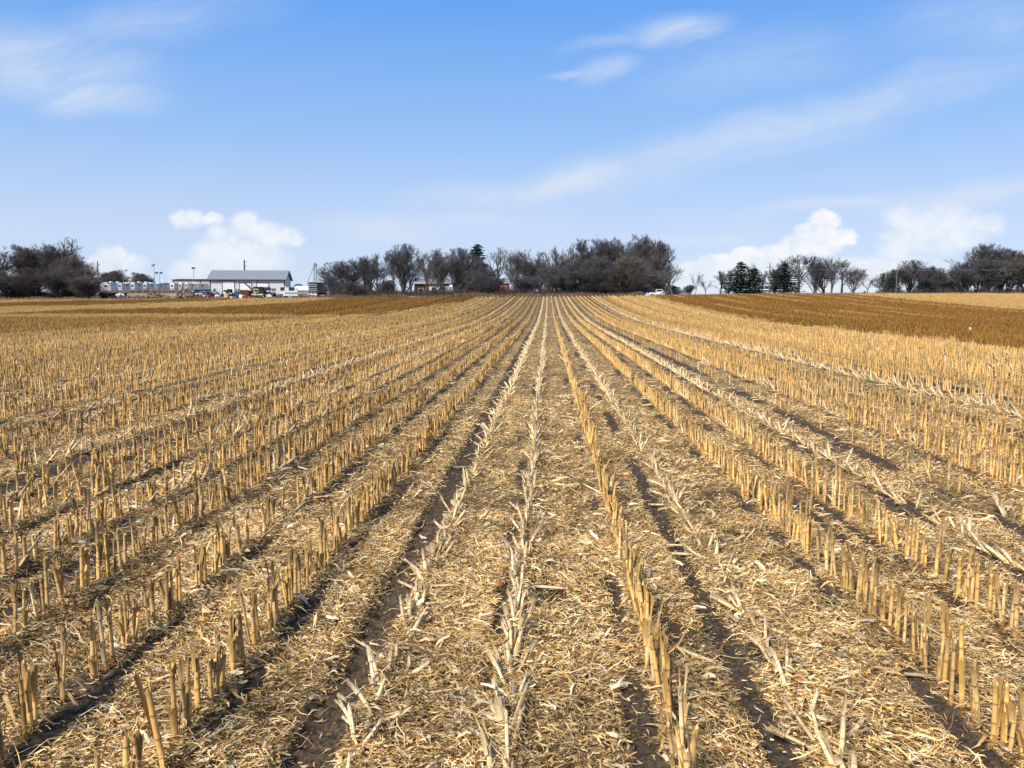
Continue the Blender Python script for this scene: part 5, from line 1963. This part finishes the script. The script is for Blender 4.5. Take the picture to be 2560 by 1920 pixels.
for px, m_, lab in ((579, offw_m, 'pale plastic barrel at the field edge beside the loader bucket'), (589, orange_m, 'rusty barrel next to the pale one by the dumpster')):
    t = thing('barrel', lab, 'barrel', spot(px, 148.6), 0, 'barrels beside the dumpster')
    B().tube([(0, 0, 0), (0, 0, .05), (0, 0, .28), (0, 0, .3), (0, 0, .55), (0, 0, .57)], [.24, .27, .28, .29, .27, .25], 14).build('drum', m_, t)
    B().tube([(0, 0, .571), (0, 0, .60)], .26, 14).build('lid', trim_m, t)
t = thing('wooden_chair', 'rusty white high-backed seat frame at the field edge below the box truck', 'chair', spot(777, 147.6), R(4))
b = B()
for sx in (0, .72):
    b.box(sx, sx + .08, .3, .38, 0, 1.35)
    b.box(sx, sx + .08, -.3, -.22, 0, .5)
b.build('frame', offw_m, t)
B().box(0, .8, -.3, .38, .5, .58).build('seat', orange_m, t)
B().box(.08, .72, .31, .36, .62, .8).box(.08, .72, .31, .36, 1.2, 1.32).build('slats', wood_m, t)
B().box(-.1, 1.0, -.5, -.32, .0, .16).build('plank', offw_m, t)
for px, lab in ((814, 'low white box at the field edge before the blue-roofed house'), (846, 'small white box in the weeds under the low leaning tree')):
    t = thing('feed_box', lab, 'box', spot(px, 147.5), R(5))
    B().box(0, .65, 0, .4, .0, .28).build('box', offw_m, t)
    B().prism([(-.04, .28), (.69, .28), (.65, .36), (0, .36)], -.03, .43, 'y').build('lid', white_m, t)
t = thing('scrap_machine', 'yellow and black scrapped machine at the yard end of the grove', 'machine', spot(243, 152), R(-6))
B().prism([(0, .2), (.9, .2), (.9, 1.2), (0, .95)], -.5, .5, 'y').build('hood', yel_m, t)
B().prism([(.9, .2), (2.1, .15), (2.1, 1.1), (1.4, 1.5), (.9, 1.3)], -.6, .6, 'y').build('body', black_m, t)
B().prism([(-.6, .7), (2.2, 1.5), (2.2, 1.6), (-.6, .8)], -.2, .2, 'y').build('arm', yel_m, t)
for xw in (.4, 1.7):
    for s in (-1, 1):
        wheel(t, xw, s * .6, .35, .35, .25)
t = thing('hay_wagon', 'low dark wagon beside the white tank on the blue frame', 'wagon', spot(265, 158), R(3))
B().box(0, 3.6, 0, 1.8, .6, 1.25).build('box', black_m, t)
B().box(-.6, 0, .8, 1.0, .55, .65).build('tongue', black_m, t)
for xw in (.6, 3.0):
    for yy_ in (.1, 1.7):
        wheel(t, xw, yy_, .35, .35, .22)


# piles of logs, stumps and rubble: each pile one thing
def heap(name, lab, px, d, Lx, Ly, Hh, count, seed, cols, cat='pile', kind='log'):
    r = np.random.default_rng(seed)
    Hh *= 1.35
    x, y, z = spot(px, d)
    Vs, Cs, Fs, off = [], [], [], 0
    for i in range(count):
        cx, cy = r.uniform(-1, 1) * Lx / 2, r.uniform(-1, 1) * Ly / 2
        env = Hh * max(0.12, 1 - (2 * cx / Lx) ** 2) * (0.5 + 0.8 * vnoise(np.array([cx * .9 + seed]), np.array([0.0]), seed)[0]) * (1 - .5 * abs(2 * cy / Ly))
        cz = r.uniform(0, 1) * env
        L = r.uniform(.25, .7) if kind == 'log' else r.uniform(.3, .6)
        rad = r.uniform(.08, .17) if kind == 'log' else L * .5
        a, e = r.uniform(0, math.pi), r.normal(0, .35)
        dv = np.array([math.cos(a) * math.cos(e), math.sin(a) * math.cos(e), math.sin(e)])
        n_ = 7
        up = np.cross(dv, [0, .2, 1])
        up /= np.linalg.norm(up)
        sv = np.cross(dv, up)
        vs = []
        for f, q in ((-.5, .8), (-.25, 1.0), (.25, 1.05), (.5, .75)) if kind == 'log' else ((-.5, .45), (-.2, 1.0), (.2, .95), (.5, .5)):
            for j in range(n_):
                t_ = 6.283 * j / n_
                vs.append(np.array([cx, cy, cz + .05]) + dv * L * f + (up * math.cos(t_) + sv * math.sin(t_)) * rad * q * r.uniform(.75, 1.2))
        fs = []
        for k_ in range(3):
            for j in range(n_):
                fs.append((k_ * n_ + j, k_ * n_ + (j + 1) % n_, (k_ + 1) * n_ + (j + 1) % n_, (k_ + 1) * n_ + j))
        for k_ in (0, 3):
            o_ = k_ * n_
            fs += [(o_, o_ + 1, o_ + 2, o_ + 3), (o_, o_ + 3, o_ + 4, o_ + 5), (o_, o_ + 5, o_ + 6, o_)]
        fs[-1] = (fs[-1][0], fs[-1][1], fs[-1][2], fs[-1][1])
        c = np.array(cols[r.integers(0, len(cols))]) * r.uniform(.7, 1.2)
        cc = np.tile(c, (len(vs), 1))
        if kind == 'log':
            cc[-n_:] = np.array([.30, .22, .13]) * r.uniform(.3, 1.1)
            cc[:n_] = cc[-n_:]
        fs = [q for q in fs if len(set(q)) == 4]
        Vs += vs
        Cs.append(cc)
        Fs += [tuple(k_ + off for k_ in q) for q in fs]
        off += len(vs)
    o = mesh_np(name, np.array(Vs), np.array(Fs), np.concatenate(Cs), log_m, False)
    o.location = (x, y, z - .05)
    return tag(o, lab, cat)


LC = [(.14, .10, .065), (.08, .06, .045), (.22, .17, .11), (.05, .04, .033), (.30, .24, .17)]
SCc = [(.12, .11, .10), (.07, .06, .055), (.22, .20, .17), (.16, .10, .07), (.04, .04, .045), (.30, .28, .25)]
heap('brush_pile', 'low dark brush pile in front of the white tank by the grove', 300, 149, 6.5, 2.0, .8, 90, 1, LC[:4])
heap('log_pile', 'long low pile of dark logs in the middle of the yard edge', 352, 149, 7.5, 2.2, 1.0, 150, 2, LC)
heap('log_pile', 'heaped tan stumps in the yard between the two other log piles', 392, 149.5, 5.0, 2.4, 1.7, 120, 3, LC)
heap('log_pile', 'pale split logs scattered low beside the tallest woodpile', 424, 148.5, 4.5, 1.6, .8, 60, 4, LC[2:] + LC[:1])
heap('log_pile', 'tallest woodpile of jumbled logs before the parked cars', 467, 150, 6.0, 2.6, 2.3, 230, 5, LC)
heap('scrap_pile', 'grey scrap heap at the shed corner under the cars', 520, 149, 5.5, 1.6, .9, 90, 6, SCc)
heap('scrap_pile', 'dark scrap strewn around the excavator tracks', 642, 149, 6.5, 1.4, .55, 80, 7, SCc)
heap('scrap_pile', 'rusty junk heap between the black machine and the camper', 702, 151, 4.0, 1.8, 1.1, 80, 8, SCc + LC)
heap('scrap_pile', 'dark parts heaped against the dumpster and loader', 575, 150, 4.0, 1.6, .8, 70, 9, SCc)
heap('earth_mound', 'dark rounded mound under the small wide-crowned tree', 2159, 190, 2.6, 1.6, .75, 60, 10, [(.07, .055, .04), (.05, .045, .03)], cat='mound', kind='stone')
for (px, d, s, lab) in ((872, 148.5, .5, 'grey boulder in the weeds under the windbreak van'), (800, 148, .45, 'small dark stone below the blue-roofed house'), (760, 148.5, .4, 'round stone near the box truck at the field edge')):
    o = heap('boulder', lab, px, d, .5, .4, .2, 4, int(px), [(.25, .24, .22), (.16, .15, .14)], cat='stone', kind='stone')

# brown heap of gravel ramp beyond the piles
gb = B()
pr = []
for i in range(13):
    f = i / 12
    pr.append((f * 11.0, 1.15 * math.sin(math.pi * min(1, f * 1.25) ** 1.4) ** 1.3 if f < .8 else 0.0))
gravel_m = mat('grey_brown_gravel', (.30, .26, .22), .95, .25, 6.0, bump=.5)
xg, yg, zg = spot(395, 176)
o = gb.taper([(p, q - .3) for p, q in pr], [(p * .9 + .5, q * .8 - .3) for p, q in pr], 0, 5.0, 'y').build('gravel_bank', gravel_m, smooth=False)
o.location = (xg, yg, zg)
tag(o, 'low grey gravel bank in the yard behind the log piles', 'gravel bank')

# white pail caught in the brown stubble
xq = gx(2430, 1)
best = None
for dq in np.arange(25, 90, .5):
    xx = gx(2430, dq)
    yy_ = proj(xx, dq, tz(xx, dq) + .22)[1]
    if best is None or abs(yy_ - 826) < best[0]:
        best = (abs(yy_ - 826), xx, dq)
_, xx, dq = best
t = thing('plastic_pail', 'small white pail caught on the brown stubble stalks', 'pail', (xx, dq, tz(xx, dq) + .20), R(20), None, .52)
t.rotation_euler = (R(14), R(-8), R(20))
b = B().tube([(0, 0, 0), (0, 0, .02), (0, 0, .30), (0, 0, .33)], [.10, .12, .145, .15], 16, False)
b.tube([(0, 0, 0), (0, 0, .01)], .10, 16)
b.build('bucket', white_m, t)
B().tube([(0, 0, .331), (0, 0, .345)], .155, 16).build('lid', offw_m, t)
B().tube([(-.15, 0, .28), (-.13, -.1, .18), (0, -.17, .12), (.13, -.1, .18), (.15, 0, .28)], .006, 5).build('handle', grey_m, t)

# every thing without a label problem: names stay plain
for o in bpy.data.objects:
    if o.type == 'MESH' and o.parent is None and 'category' not in o:
        print('UNTAGGED', o.name)
